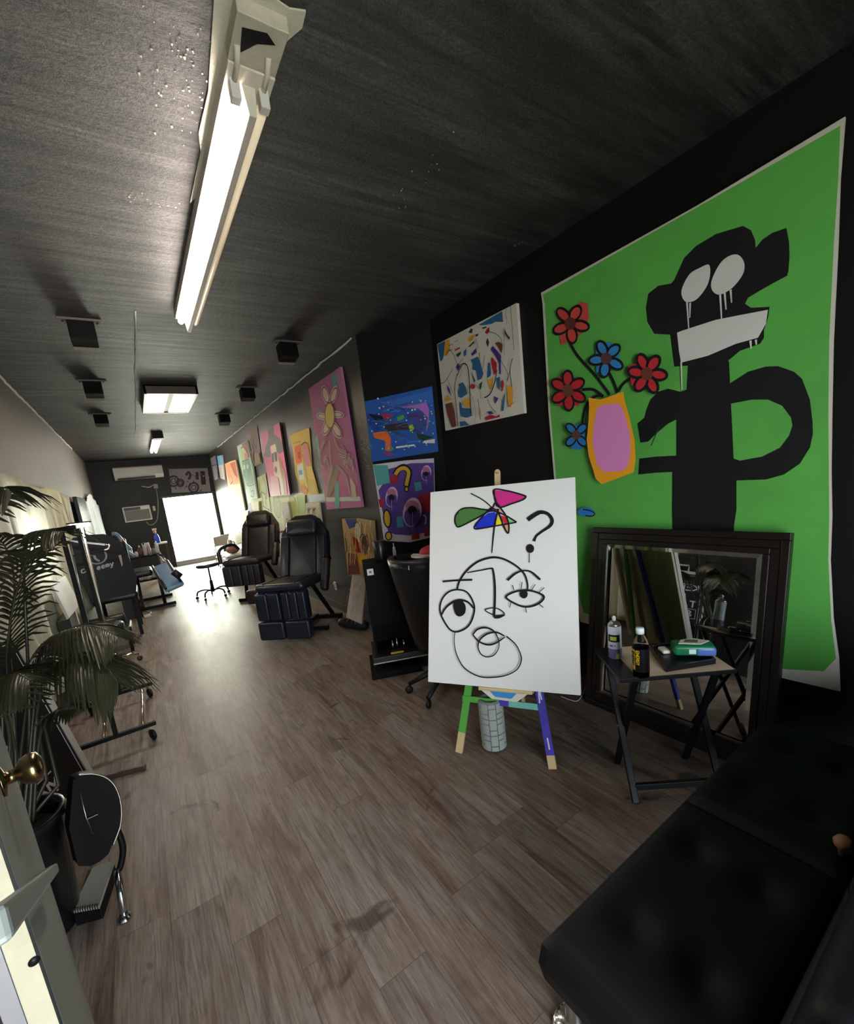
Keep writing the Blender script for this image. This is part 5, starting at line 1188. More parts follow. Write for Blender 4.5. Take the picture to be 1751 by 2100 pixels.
mb = MB(); k = V((x0+(x1-x0)*.58, YB-.222, z1-.16)); mb.prism([k+V((x, 0, z)) for x, z in ((-.09, -.02), (.02, -.01), (.10, .09), (.06, .0), (.03, -.04))], (0, -.002, 0)); obj('badge', mb, M_white, t, 'pale swoosh badge')
c = [bwall(*p, YB-.06) for p in ((250, 1042), (306, 1034), (313, 1065), (257, 1072))]
x0, x1 = (c[0].x+c[3].x)/2, (c[1].x+c[2].x)/2; z1, z0 = (c[0].z+c[1].z)/2, (c[2].z+c[3].z)/2
t = thing('window_air_conditioner', 'boxy wall air conditioner with a grey grille below the split unit', 'air conditioner', ((x0+x1)/2, YB-.03, z0))
mb = MB(); mb.frame((x0, YB-.06, z0), (x1-x0, 0, 0), (0, .06, 0), (0, 0, z1-z0)); obj('casing', mb, MATS['ivory_plastic'], t, bevel=.008)
mb = MB(); mb.frame((x0+.03, YB-.064, z0+.03), (x1-x0-.06, 0, 0), (0, .004, 0), (0, 0, (z1-z0)*.66), mat('grey_grille', '#77756e', .5))
for k in range(14): mb.frame((x0+.03, YB-.070, z0+.035+k*(z1-z0)*.66/14), (x1-x0-.06, 0, 0), (0, .006, 0), (0, 0, .006), MATS['grey_grille'])
obj('grille', mb, None, t, 'grey slatted grille')
mb = MB(); mb.frame((x0+.03, YB-.063, z1-.10), ((x1-x0)*.6, 0, 0), (0, .003, 0), (0, 0, .075)); obj('dark_panel', mb, mat('dark_panel', '#3c3a38', .4), t, 'dark panel strip')
mb = MB(); mb.frame((x1-.22, YB-.064, z1-.085), (.19, 0, 0), (0, .004, 0), (0, 0, .05)); obj('control_panel', mb, M_white, t)
q = bwall(316, 1043); mb = MB(); mb.frame(q+V((-.03, -.02, -.06)), (.06, 0, 0), (0, .02, 0), (0, 0, .13)); one('light_switch', mb, 'narrow beige switch plate right of the boxy air conditioner', 'switch', mat('beige_plate', '#b9b29c', .5), bevel=.004)
q = bwall(319, 997); mb = MB(); mb.frame(q+V((-.05, -.03, -.06)), (.10, 0, 0), (0, .03, 0), (0, 0, .12)); one('outlet_box', mb, 'square grey outlet box under the split air conditioner', 'outlet', mat('grey_box', '#8c8a82', .5), bevel=.006)
mb = MB(); P_ = [bwall(*p, YB-.02) for p in ((320, 1002), (323, 1020), (324, 1045), (322, 1065), (315, 1075), (306, 1076), (300, 1070))]; mb.tube(catmull(P_), .012, n=6); one('looped_cable', mb, 'grey power cord looping from the outlet box to the boxy air conditioner', 'cord', MATS['grey_box'])
mb = MB(); P_ = [bwall(*p, YB-.02) for p in ((313, 995), (306, 999), (296, 998), (290, 997))]; mb.tube(catmull(P_), .010, n=6); one('short_cord', mb, 'short pale cord running left from the outlet box', 'cord', M_white)
# ================================================================ left side
# ---- pale drop cloth hung on the left wall, a second one in the back corner
M_sheet = mat('pale_sheet', '#cfd0ba', .75)
def drape(name, label, y0, y1, ztop, zbot, x, n, m, seed):
    r_ = random.Random(seed); ph = [r_.uniform(0, 6.28) for _ in range(4)]
    nz = 18; P_ = []; creases = [(r_.uniform(y0, y1), r_.uniform(-.5, .5), r_.uniform(.02, .05)) for _ in range(int((y1-y0)*4.5))]
    for i in range(n+1):
        y = y0+(y1-y0)*i/n; row = []
        zt, zb = ztop(y), zbot(y)
        for j in range(nz+1):
            f = j/nz; z = zb+(zt-zb)*f
            a = .012+.030*(1-f)
            dx = a*(math.sin(y*9+ph[0]+1.2*f)*.5+math.sin(y*21+ph[1]-2*f)*.35+math.sin(y*4.3+ph[2])*.5)
            for fy, fs, fd in creases: dx -= fd*math.exp(-((y-fy-fs*(1-f))/.028)**2)*min(1, 1.6*(1-f)+.25)
            pin = abs(((y*1.7+ph[3]) % 1)-.5)*2
            row.append((x+.058+max(-.05, dx)+.012*(1-pin)*f, y, z))
        P_.append(row)
    mb = MB(); mb.grid(P_, m); return one(name, mb, label, 'cloth', solid=.004)
drape('drop_cloth', 'pale creased drop cloth covering the left wall behind the palm', 3.25, 8.05, lambda y: 1.98+.02*math.sin(y*3.1), lambda y: .42+.10*math.sin(y*1.3), XL, 320, M_sheet, 4)
drape('drop_cloth', 'pale bluish drop cloth hanging in the far left corner of the room', 10.6, 13.7, lambda y: 2.02+.12*math.sin(y*1.7), lambda y: 1.02, XL, 60, mat('bluish_sheet', '#c4cdcf', .75), 9)
t = thing('television', 'black flat television on the left wall between the two pale cloths', 'television', (XL+.1, 9.1, 1.36))
mb = MB(); mb.frame((XL+.07, 8.35, 1.30), (.05, 0, 0), (0, 1.35, 0), (0, 0, .66)); obj('screen_case', mb, mat('gloss_black', '#0a0a0c', .2), t, bevel=.006)
mb = MB(); mb.frame((XL+.001, 8.8, 1.45), (.07, 0, 0), (0, .4, 0), (0, 0, .35)); obj('wall_bracket', mb, M_blkm, t)
t = thing('dark_panel', 'dark panel hung on the left wall right after the drop cloth', 'panel', (XL+.03, 8.2, 1.3))
mb = MB(); mb.frame((XL+.002, 8.08, 1.22), (.035, 0, 0), (0, .24, 0), (0, 0, .74)); obj('panel_board', mb, mat('charcoal_board', '#2a2928', .5), t, bevel=.004)

# ---- wheeled rack
rx0, rx1, ry0, ry1 = -.66, -.17, 3.56, 4.43
t = thing('wheeled_rack', 'black wheeled rack with two feet joined by thin pale rods behind the palm', 'rack', (-.42, 4.0, 0))
for y in (ry0, ry1):
    mb = MB(); mb.bar((rx0, y, .115), (rx1, y, .115), .03, .028, M_blkm); obj('foot_bar', mb, M_blkm, t, bevel=.004)
    mb = MB(); mb.frame((-.421, y-.013, .13), (.028, 0, 0), (0, .026, 0), (0, 0, 1.42)); obj('post', mb, M_blkm, t, bevel=.003)
    for x in (rx0+.04, rx1-.035):
        mb = MB(); caster(mb, (x+.0, y-.01, .04), .04, V((.9, .43, 0)).normalized()); obj('caster', mb, M_blk, t)
for xa, xb in ((-.25, -.25), (-.50, -.48)):
    mb = MB(); mb.tube([(xa, ry1, .112), (xb, ry0, .112)], .009, n=8); obj('tie_rod', mb, mat('pale_rod', '#b59f86', .25, 1.), t, 'thin pale metal rod')
mb = MB(); mb.bar((-.407, ry0-.05, 1.555), (-.407, ry1+.05, 1.555), .03, .03, M_blkm); obj('top_bar', mb, M_blkm, t, bevel=.004)
mb = MB(); mb.bar((-.54, ry0, 1.545), (-.33, ry0, 1.565), .05, .03, M_blkm); obj('top_clamp', mb, M_blkm, t, 'black clamp head', bevel=.01)
mb = MB(); mb.bar((-.66, ry0-.28, .018), (-.26, ry0-.395, .018), .028, .03, mat('brown_bar', '#5a4a40', .35, .4)); one('floor_bar', mb, 'loose dark bar lying on the floor in front of the wheeled rack', 'bar', bevel=.004)

# ---- work lamps
t = thing('work_lamp', 'floor lamp with a glowing white bar head behind the wheeled rack', 'lamp', (-.46, 4.95, 0))
a, b = at_y(4.95)(143, 1079), at_y(4.95)(184, 1075)
mb = MB(); mb.lathe((-.44, 4.95, 0), [(.12, 0), (.12, .012), (.02, .03)], n=20); obj('base', mb, M_blk, t)
mb = MB(); mb.tube([(-.44, 4.95, .02), (-.42, 4.95, 1.58)], .010, n=10); obj('pole', mb, M_steel, t)
mb = MB(); mb.bar(a, b, .035, .030, mat('lamp_diffuser', '#ffffff', .4, emit='#ffffff', estr=LAMP)); obj('light_bar', mb, None, t, 'glowing white light bar', bevel=.006)
mb = MB(); mb.bar(a+V((-.02, 0, .022)), b+V((.015, 0, .022)), .05, .014, M_blk); obj('lamp_head', mb, M_blk, t, bevel=.004)
t = thing('arm_lamp', 'jointed grey lamp arm reaching across the black banner', 'lamp', (-.68, 5.96, 0))
mb = MB(); mb.lathe((-.68, 5.96, 0), [(.08, 0), (.08, .012), (.02, .03)], n=20); obj('base', mb, M_blk, t)
mb = MB(); mb.tube([(-.68, 5.96, .02), at_y(5.96)(143, 1110)], .010, n=10); obj('pole', mb, mat('grey_arm_metal', '#77777a', .3, .8), t)
mb = MB(); mb.bar(at_y(5.96)(142, 1109), at_y(5.96)(216, 1117), .03, .026, MATS['grey_arm_metal']); obj('upper_arm', mb, None, t, bevel=.004)
mb = MB(); mb.tube(catmull([at_y(5.96)(217, 1117), at_y(5.96)(224, 1118), at_y(5.96)(222, 1125), at_y(5.96)(214, 1128)]), .012, n=8); obj('elbow', mb, M_chrome, t, 'bright elbow joint')
mb = MB(); mb.bar(at_y(5.96)(214, 1127), at_y(5.96)(150, 1140), .024, .02, M_blkm); obj('lower_arm', mb, M_blkm, t, bevel=.004)

# ---- black banner cloth over a bed back
BP = (V((-.42, 6.5, 1)), V((.34, -.94, .06)))
M_ban = mat('black_banner_cloth', '#111116', .6, bump=.1, bscale=40)
A = Art(BP, [(143,1110),(150,1103),(180,1097),(212,1095),(232,1101),(246,1113),(262,1140),(274,1165),(281,1186),(279,1213),(256,1222),(235,1225),(206,1233),(188,1237),(178,1210),(163,1180),(150,1140)], M_ban, .03)
w_ = paint('#8f9094')
A.ring(197, 1140, 21, 16, .018, w_, .05, a0=-.6, a1=3.9); A.line([(193, 1139), (196, 1146), (204, 1151)], .024, w_)
for x in (184, 187, 190): A.line([(x, 1139), (x+1.5, 1139.5)], .010, w_)
def scribble(x0, y0, dx, dy, hx, hy, text, w):
    for i, ch in enumerate(text):
        for st in GLYPH[ch]: A.line([(x0+dx*i*1.22+dx*p[0]+hx*p[1], y0+dy*i*1.22+dy*p[0]+hy*p[1]) for p in st], w, paint('#a6a7aa'), sm=False)
scribble(167, 1176, 7, -1.9, -1.2, -7.5, 'CA', .013)
scribble(199, 1169, 7.2, -2.1, -1.2, -9, 'eemy', .013)
A.poly([(242, 1139), (248, 1138), (251, 1158), (249.5, 1162)], '#a89a90')
hang(A, 'banner_cloth', 'black cloth banner with a ring emblem and grey lettering draped over a bed back', 'banner')
t = thing('treatment_bed', 'black treatment bed under the black banner on the left side', 'bed', (-.40, 7.0, 0))
mb = MB(); mb.rbox((-.68, 6.78, .58), (.50, 0, 0), (0, .02, .72), (0, .10, 0), .06, M_vinyl); obj('backrest', mb, M_vinyl, t)
mb = MB(); mb.rbox((-.68, 6.85, .50), (.50, 0, 0), (0, .75, 0), (0, 0, .10), .04, M_vinyl); obj('seat', mb, M_vinyl, t)
for x in (-.62, -.24):
    for y in (6.9, 7.5):
        mb = MB(); mb.frame((x-.02, y-.02, 0), (.04, 0, 0), (0, .04, 0), (0, 0, .50)); obj('leg', mb, M_blkm, t)
t = thing('tattoo_chair', 'low black reclined chair with pale blue film on its sloping leg rest', 'recliner chair', (.1, 8.5, 0))
pa, pb, pc, pd = at_y(9.0)(309, 1163), at_y(9.0)(346, 1149), at_y(8.15)(374, 1191), at_y(8.15)(337, 1209)
n_ = (pb-pa).cross(pd-pa).normalized()
if n_.z < 0: n_ = -n_
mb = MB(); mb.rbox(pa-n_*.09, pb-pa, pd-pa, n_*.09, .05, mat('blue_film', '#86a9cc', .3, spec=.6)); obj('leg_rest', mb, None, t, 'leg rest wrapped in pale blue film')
for s in (0, 1):
    e0, e1 = (pa, pd) if s == 0 else (pb, pc); ww = (pb-pa).normalized()*(.05 if s == 0 else -.05)
    mb = MB(); mb.tube([e0+ww*.5+n_*.005, e1+ww*.5+n_*.005], .02, n=10); obj('edge_roll', mb, M_vinyl, t)
mb = MB(); mb.rbox((-.50, 8.95, .50), (.55, 0, 0), (0, .62, 0), (0, 0, .12), .05, M_vinyl); obj('seat', mb, M_vinyl, t)
sa, sb = at_y(9.2)(229, 1096), at_y(9.2)(268, 1126)
mb = MB(); mb.rbox(V((-.66, 9.32, .62)), (.42, 0, 0), (0, .42, .55), (0, -.08, .05), .06, M_vinyl); obj('backrest', mb, M_vinyl, t)
for pts in ([(229,1095),(240,1097),(252,1112),(268,1127)], [(254,1120),(264,1133),(275,1140)]):
    mb = MB(); mb.tube(catmull([at_y(9.0)(*p) for p in pts]), .032, MATS['blue_film'], n=10); obj('armrest', mb, None, t, 'shiny armrest wrapped in pale blue film')
for pts in ([(329,1136),(345,1155),(358,1170)], [(322,1133),(335,1150),(347,1165)]):
    mb = MB(); mb.tube([at_y(9.3)(*p) for p in pts], .016, M_chrome, n=8); obj('side_rail', mb, M_chrome, t, 'shiny side rail')
for a, b in (((-.30, 8.5, .03), (.28, 8.5, .03)), ((-.30, 9.4, .03), (.28, 9.4, .03))):
    mb = MB(); mb.bar(a, b, .05, .05, M_blkm); obj('floor_bar', mb, M_blkm, t, bevel=.004)
for x in (-.2, .12):
    mb = MB(); mb.bar((x, 8.5, .05), (x, 9.2, .52), .05, .04, M_blkm); obj('support_post', mb, M_blkm, t)
mb = MB(); mb.tube([at_y(8.1)(355, 1172), at_y(8.1)(370, 1183)], .055, M_vinyl, n=12); obj('foot_roll', mb, M_vinyl, t)

# ---- shelf trolley with bottles
t = thing('shelf_trolley', 'open shelf trolley crowded with bottles beyond the black banner', 'trolley', (-.05, 10.05, 0))
for z in (.30, .76):
    mb = MB(); mb.frame((-.34, 9.85, z), (.60, 0, 0), (0, .40, 0), (0, 0, .03)); obj('shelf', mb, M_blkm, t)
for x in (-.34, .235):
    for y in (9.85, 10.225):
        mb = MB(); mb.frame((x, y, .05), (.025, 0, 0), (0, .025, 0), (0, 0, .74)); obj('post', mb, M_steel, t)
        mb = MB(); caster(mb, (x+.012, y+.012, .027), .027, V((1, 0, 0))); obj('caster', mb, M_blk, t)
cols = [('white', '#dcdcdc'), ('clear', '#aab0b6'), ('white', '#e4e0da'), ('brown', '#6a4a40'), ('white', '#d8d8da'), ('pink', '#c8a0a4'), ('grey', '#8c8e92'), ('white', '#e6e6e2')]
xs = [-.30, -.22, -.14, -.07, .01, .08, .15, .215]
hs = [.16, .24, .13, .20, .26, .22, .15, .24]
for k, ((cn_, ch), x, h) in enumerate(zip(cols, xs, hs)):
    y = 9.95+.12*(k % 2); r_ = .032 if k % 3 else .04
    mb = MB(); mb.lathe((x, y, .791), [(r_*.9, 0), (r_, .006), (r_, h*.62), (r_*.4, h*.76), (r_*.35, h*.82)], mat('bottle_'+ch[1:], ch, .3), n=14); mb.lathe((x, y, .791+h*.82), [(r_*.45, 0), (r_*.45, h*.10), (r_*.2, h*.12), (r_*.2, h*.18)], M_white if k % 2 else M_blk, n=10)
    names = ('first', 'second', 'third', 'fourth', 'fifth', 'sixth', 'seventh', 'rightmost')
    one('bottle', mb, '%s bottle on the trolley top, %s from the left' % (cn_, names[k]) if k < 7 else 'white bottle at the right end of the trolley top', 'bottle', group='bottles on the shelf trolley')
mb = MB(); mb.frame((-.02, 10.14, .792), (.13, 0, 0), (0, .10, 0), (0, 0, .22)); one('carton', mb, 'white carton standing among the bottles on the trolley top', 'carton', M_white, bevel=.005)
for k, x in enumerate((-.26, -.17, -.08)):
    mb = MB(); mb.lathe((x, 9.95, .331), [(.035, 0), (.04, .01), (.04, .08), (.03, .09), (.03, .11)], n=14); one('jar', mb, ('leftmost', 'middle', 'rightmost')[k]+' of three pale jars on the lower trolley shelf', 'jar', mat('pale_jar', '#c9c4b8', .3), 'jars on the lower trolley shelf')
mb = MB(); mb.frame((.02, 9.92, .331), (.14, 0, 0), (0, .16, 0), (0, 0, .16)); one('tub', mb, 'cream tub on the lower trolley shelf', 'tub', mat('cream_tub', '#cfc9a8', .4), bevel=.02)
t = thing('wall_shelf_table', 'slim white topped stand left of the bright doorway', 'stand', (.39, 12.0, 0))
a, b = at_y(12.0)(317, 1115), at_y(12.0)(343, 1111); zt = (a.z+b.z)/2
mb = MB(); mb.frame((a.x, 12.0, zt-.03), (b.x-a.x, 0, 0), (0, .35, 0), (0, 0, .03)); obj('stand_top', mb, M_white, t)
for x in (a.x+.02, b.x-.04):
    mb = MB(); mb.frame((x, 12.05, 0), (.02, 0, 0), (0, .25, 0), (0, 0, zt-.03)); obj('leg', mb, mat('brown_leg', '#5a4038', .5), t)
t = thing('spray_bottle', 'blue spray bottle with a pale trigger head on the slim white stand', 'spray bottle', (a.x+.07, 12.12, zt))
mb = MB(); mb.lathe((a.x+.07, 12.12, zt), [(.055, 0), (.06, .01), (.058, .12), (.04, .19), (.018, .22)], n=16); obj('bottle_body', mb, mat('blue_liquid', '#2346b8', .2), t, 'blue body')
mb = MB(); mb.lathe((a.x+.07, 12.12, zt+.22), [(.02, 0), (.02, .07), (.012, .08)], n=12); mb.box((a.x+.06, 12.10, zt+.33), (.09, .03, .045)); mb.bar((a.x+.03, 12.10, zt+.31), (a.x+.035, 12.10, zt+.24), .012, .012); obj('trigger_head', mb, mat('pale_pink_plastic', '#d6bdb4', .4), t, 'pale trigger head')

# ---- small stool, bolster, boards and frame on the left
sc = V((-.52, 5.62, 0))
t = thing('rolling_stool', 'low black stool with a shiny star base left of the aisle, behind the palm', 'stool', sc)
mb = MB(); mb.lathe(sc+V((0, 0, .40)), [(.0, 0), (.17, .0), (.19, .02), (.19, .07), (.17, .09), (0, .095)], n=24, cap=False); obj('seat', mb, M_vinyl, t)
mb = MB(); mb.lathe(sc+V((0, 0, .09)), [(.028, 0), (.022, .31)], n=12); obj('gas_post', mb, M_chrome, t)
for k in range(5):
    a_ = 2*PI*k/5-1.1; d = V((math.cos(a_), math.sin(a_), 0))
    mb = MB(); mb.tube([sc+V((0, 0, .12)), sc+d*.18+V((0, 0, .10)), sc+d*.25+V((0, 0, .07))], .014, n=8); obj('base_arm', mb, M_chrome, t)
    mb = MB(); caster(mb, sc+d*.25+V((0, 0, .027)), .027, V((-d.y, d.x, 0))); obj('caster', mb, mat('maroon_wheel', '#2a1a1c', .4), t)
t = thing('low_bench', 'low black padded bench beneath the banner on the left side', 'bench', (-.53, 6.3, 0))
mb = MB(); mb.rbox((-.76, 6.1, .22), (.46, 0, 0), (0, .45, 0), (0, 0, .09), .03, M_vinyl); obj('seat', mb, M_vinyl, t)
for x in (-.73, -.36):
    for y in (6.13, 6.48):
        mb = MB(); mb.frame((x, y, 0), (.035, 0, 0), (0, .035, 0), (0, 0, .225)); obj('leg', mb, M_blkm, t)
mb = MB(); mb.tube([(-.745, 6.3, .382), (-.73, 6.3, .382), (-.36, 6.3, .382), (-.345, 6.3, .382)], [.05, .07, .07, .05], n=18); one('bolster', mb, 'black rolled bolster cushion lying on the low bench', 'cushion', M_vinyl)
t = thing('framed_board', 'dark board with pale edges standing on the floor below the banner', 'board', (-.30, 8.0, 0))
q = [at_y(8.0)(*p) for p in ((263, 1224), (268, 1222), (287, 1262), (281, 1264))]; q[2].z = q[3].z = .005
mb = MB(); mb.frame((-.44, 8.02, 0), (.16, 0, 0), (0, .02, 0), (0, .03, .40)); obj('board', mb, mat('dark_board', '#29262a', .5), t)
mb = MB(); mb.bar((-.272, 8.02, 0), (-.272, 8.05, .40), .018, .03, mat('pale_edge', '#cfccc6', .5)); obj('edge_strip', mb, None, t, 'pale edge strip')
mb = MB(); mb.bar((-.22, 8.0, 0), (-.235, 8.05, .42), .018, .02, M_blkm); obj('support_leg', mb, M_blkm, t)
mb = MB(); mb.tube(catmull([at_z(.01)(*p) for p in ((277, 1266), (290, 1264), (300, 1262), (310, 1256), (300, 1253))]), .008, n=6); mb.box(at_z(.016)(303, 1263), (.09, .05, .03)); one('power_strip', mb, 'small pale plug and cord on the floor by the framed board', 'cord', M_white)
mb = MB(); b0 = at_x(-.66)(78, 1262); mb.frame((-.645, 4.62, .80), (.02, 0, .01), (.02, .62, 0), (-.05, 0, .30)); t = one('cardboard_sheet', mb, 'pale cardboard sheet leaning against the drop cloth behind the palm', 'board', mat('pale_card', '#c9c9bd', .6), bevel=.003)
t = thing('stand_box', 'dark narrow stand holding the pale cardboard sheet', 'stand', (-.68, 4.85, 0))
mb = MB(); mb.frame((-.72, 4.65, 0), (.09, 0, 0), (0, .40, 0), (0, 0, .795)); obj('stand_body', mb, mat('dark_stand', '#1c1a19', .5), t, bevel=.005)

# ---- A-frame sign
S0 = V((-.435, 2.87, .02)); sdir = V((-.40, -.92, 0)).normalized(); snor = V((.92, -.40, 0)).normalized(); sup = (V((0, 0, 1))-snor*.20).normalized()
SW, SH = .60, 1.10
M_chalk = mat('chalkboard_black', '#121214', .45); M_sf = mat('pale_grey_frame', '#b5b0a6', .5); LT = paint('#cfc4c6')
t = thing('sidewalk_sign', 'pale framed black sandwich board with white lettering behind the palm pot', 'sign', S0+sdir*SW/2-V((0, 0, .02)))
def sp(a, b, c=0.): return S0+sdir*(SW-a)+sup*b+snor*c      # a runs left to right as read
sX = -sdir
mb = MB(); mb.frame(sp(.035, .035), sX*(SW-.07), sup*(SH-.07), snor*.008); obj('board', mb, M_chalk, t)
mb = MB()
for a, b, w, h in ((0, 0, SW, .036), (0, SH-.036, SW, .036), (0, .036, .036, SH-.072), (SW-.036, .036, .036, SH-.072)): mb.frame(sp(a, b, -.008), sX*w, sup*h, snor*.024)
obj('sign_frame', mb, M_sf, t, bevel=.004)
mb = MB(); mb.tube([sp(SW*.36, SH), sp(SW*.36, SH+.07), sp(SW*.64, SH+.07), sp(SW*.64, SH)], .012, n=8); obj('carry_handle', mb, M_sf, t)
mb = MB(); mb.frame(sp(.0, -.0, -.012), sX*SW, (V((0, 0, 1))+snor*-.20-V((0, 0, 0))).normalized()*(SH*.97), -snor*.012)
mb = MB()
bk0 = S0-snor*.42; bu = (sup*SH+snor*.40); mb.frame(bk0+sdir*0-V((0, 0, 0)), sdir*SW, (S0+sup*SH-snor*.02)-bk0, -snor*.015); obj('rear_panel', mb, M_chalk, t)
mb = MB()
for a, b in (((.055, .055), (.055, SH-.055)), ((.055, SH-.055), (SW-.055, SH-.055)), ((SW-.055, SH-.055), (SW-.055, .055))): mb.bar(sp(*a, .0085), sp(*b, .0085), .004, .001, LT, up=snor)
write(mb, 'KEEP', sp(.085, .86, .0085), sX*.058, sup*.075, .014, LT, gap=.28, n=snor)
write(mb, '&', sp(.20, .765, .0085), sX*.04, sup*.05, .009, LT, n=snor); mb.bar(sp(.29, .785, .0085), sp(.31, .785, .0085), .018, .0012, LT, up=snor)
write(mb, 'TA', sp(.085, .655, .0085), sX*.07, sup*.075, .015, LT, gap=.3, n=snor)
for a, b in (((.08, .52), (.08, .635)), ((.08, .635), (.25, .635)), ((.25, .635), (.25, .52)), ((.25, .52), (.08, .52))): mb.bar(sp(*a, .0085), sp(*b, .0085), .005, .001, LT, up=snor)
write(mb, '8', sp(.12, .54, .0085), sX*.06, sup*.075, .014, LT, n=snor)
write(mb, 'SENY', sp(.16, .30, .0085), sX*.048, sup*.065, .014, LT, gap=.22, n=snor)
write(mb, 'M', sp(.15, .19, .0085), sX*.06, sup*.06, .013, LT, n=snor); mb.bar(sp(.27, .235, .0085), sp(.285, .235, .0085), .016, .0012, LT, up=snor); write(mb, 'A', sp(.33, .20, .0085), sX*.055, sup*.065, .014, LT, n=snor)
for a, b in (((.24, .40), (.38, .40)), ((.26, .42), (.36, .42))): mb.bar(sp(*a, .0085), sp(*b, .0085), .006, .001, LT, up=snor)
for k in range(4): mb.bar(sp(.06+k*.02, SH-.03, .017), sp(.05+k*.02, SH+.02, .017), .010, .004, LT, up=snor)
obj('lettering', mb, None, t, 'white lettering and rules')

# ---- potted palm
pc_ = V((-.615, 2.17, 0))
t = thing('potted_palm', 'arching palm in a black pot at the left edge', 'plant', pc_)
mb = MB(); mb.lathe(pc_, [(.10, 0), (.11, .01), (.145, .46), (.155, .47), (.155, .50), (.14, .50), (.135, .44)], n=32, cap=False); mb.lathe(pc_, [(0, .0), (.10, 0)], n=32, cap=False); obj('pot', mb, mat('black_pot', '#0d0d0f', .35), t)
mb = MB(); mb.lathe(pc_+V((0, 0, .43)), [(.137, 0), (.1, .015), (0, .02)], n=24, cap=False); obj('soil', mb, mat('dark_soil', '#14100d', .9, bump=.6, bscale=60), t)
M_leaf = mat('palm_leaf', '#2c2e1c', .34, vary=.35, vscale=9, spec=.6); M_stem = mat('palm_stem', '#2a2c1c', .45)
rl = random.Random(11)
def frond(P_, n, L, droop=.5, spread=1.0, both=True, w=.013, start=.25, lift=0.):
    C = [V(p) for p in catmull(P_, k=10)]; N = len(C); mb = MB()
    mb.tube(C, [.007*(1-.75*i/(N-1)) for i in range(N)], M_stem, n=6)
    for k in range(n):
        f = start+(1-start)*k/(n-1); i = min(int(f*(N-1)), N-2); p = C[i].lerp(C[i+1], f*(N-1)-i)
        tg = (C[min(i+1, N-1)]-C[max(i-1, 0)]).normalized()
        sd = tg.cross(V((0, 0, 1)))
        if sd.length < .15: sd = V((1, -.2, 0))
        sd.normalize(); upn = sd.cross(tg).normalized()
        ln = L*(math.sin(PI*min(1, (f-start)/(1-start)*.86+.14))**.7)*rl.uniform(.85, 1.1)
        for s in ((-1, 1) if both else (1,)):
            d = (sd*s*spread*.9+tg*.62+upn*(.16+lift)).normalized(); pts = []
            for q in range(7):
                g = q/6; pts.append(p+d*ln*g+V((0, 0, -1))*(droop*ln*g*g*rl.uniform(.9, 1.1)))
            vs = []
            for q, x in enumerate(pts):
                g = q/6; t_ = (pts[min(q+1, 6)]-pts[max(q-1, 0)]).normalized(); b_ = t_.cross(upn)
                if b_.length < .05: b_ = t_.cross(tg)
                b_.normalize(); ww = w*(math.sin(PI*(.10+.88*g))**.6)
                vs += [x+b_*ww*.5+upn*ww*.12, x-upn*ww*.05, x-b_*ww*.5+upn*ww*.12]
            fs = []
            for q in range(6): a = q*3; fs += [(a, a+1, a+4, a+3), (a+1, a+2, a+5, a+4)]
            mb.add(vs, fs, M_leaf, True)
    return obj('frond', mb, None, t)
def at(px, py, y): return at_y(y)(px, py)
c0 = pc_+V((0, 0, .46))
frond([c0, at(30,1500,2.30), at(14,1380,2.30), at(17,1310,2.28), at(30,1230,2.26), at(52,1155,2.24), at(64,1130,2.22)], 30, .36, .42, start=.36)
frond([c0+V((.03, .02, 0)), at(60,1440,2.32), at(52,1250,2.36), at(50,1130,2.38), at(70,1098,2.36), at(100,1086,2.30), at(128,1092,2.26)], 24, .17, .6, start=.60)
frond([c0+V((.02, 0, 0)), at(70,1450,2.26), at(80,1350,2.24), at(112,1305,2.20), at(160,1285,2.14), at(205,1288,2.10), at(240,1306,2.06)], 34, .20, .75, start=.34)
frond([c0+V((.04, -.02, 0)), at(75,1470,2.22), at(95,1390,2.18), at(130,1352,2.12), at(175,1345,2.06), at(215,1365,2.02), at(242,1400,2.0)], 34, .20, .85, start=.34)
frond([c0+V((.05, 0, 0)), at(80,1520,2.2), at(100,1470,2.15), at(130,1452,2.10), at(158,1450,2.06)], 18, .13, .5, start=.4)
frond([c0+V((-.04, 0, 0)), at(30,1480,2.35), at(20,1300,2.42), at(30,1200,2.46), at(10,1120,2.44), at(-30,1090,2.40)], 26, .22, .6, start=.45)
frond([c0+V((-.05, -.02, 0)), at(5,1480,2.28), at(-20,1250,2.28), at(-30,1100,2.28), at(-20,1020,2.24), at(5,1000,2.20), at(22,1010,2.18)], 26, .17, .75, start=.55)
frond([c0+V((-.03, -.04, 0)), at(20,1520,2.15), at(0,1440,2.08), at(5,1395,2.02), at(30,1380,1.98), at(60,1395,1.95)], 26, .20, .7, start=.3)
frond([c0+V((-.02, .04, 0)), at(50,1480,2.40), at(60,1400,2.45), at(90,1350,2.48), at(120,1320,2.50)], 22, .22, .6, start=.3)
for a, b in (((40,1600),(20,1470)), ((95,1600),(70,1450)), ((120,1610),(85,1470))):
    mb = MB(); mb.tube([c0+V((rl.uniform(-.05, .05), rl.uniform(-.05, .05), -.02)), at(*a, 2.28), at(*b, 2.28)], [.010, .008, .006], M_stem, n=6); obj('stem', mb, None, t)

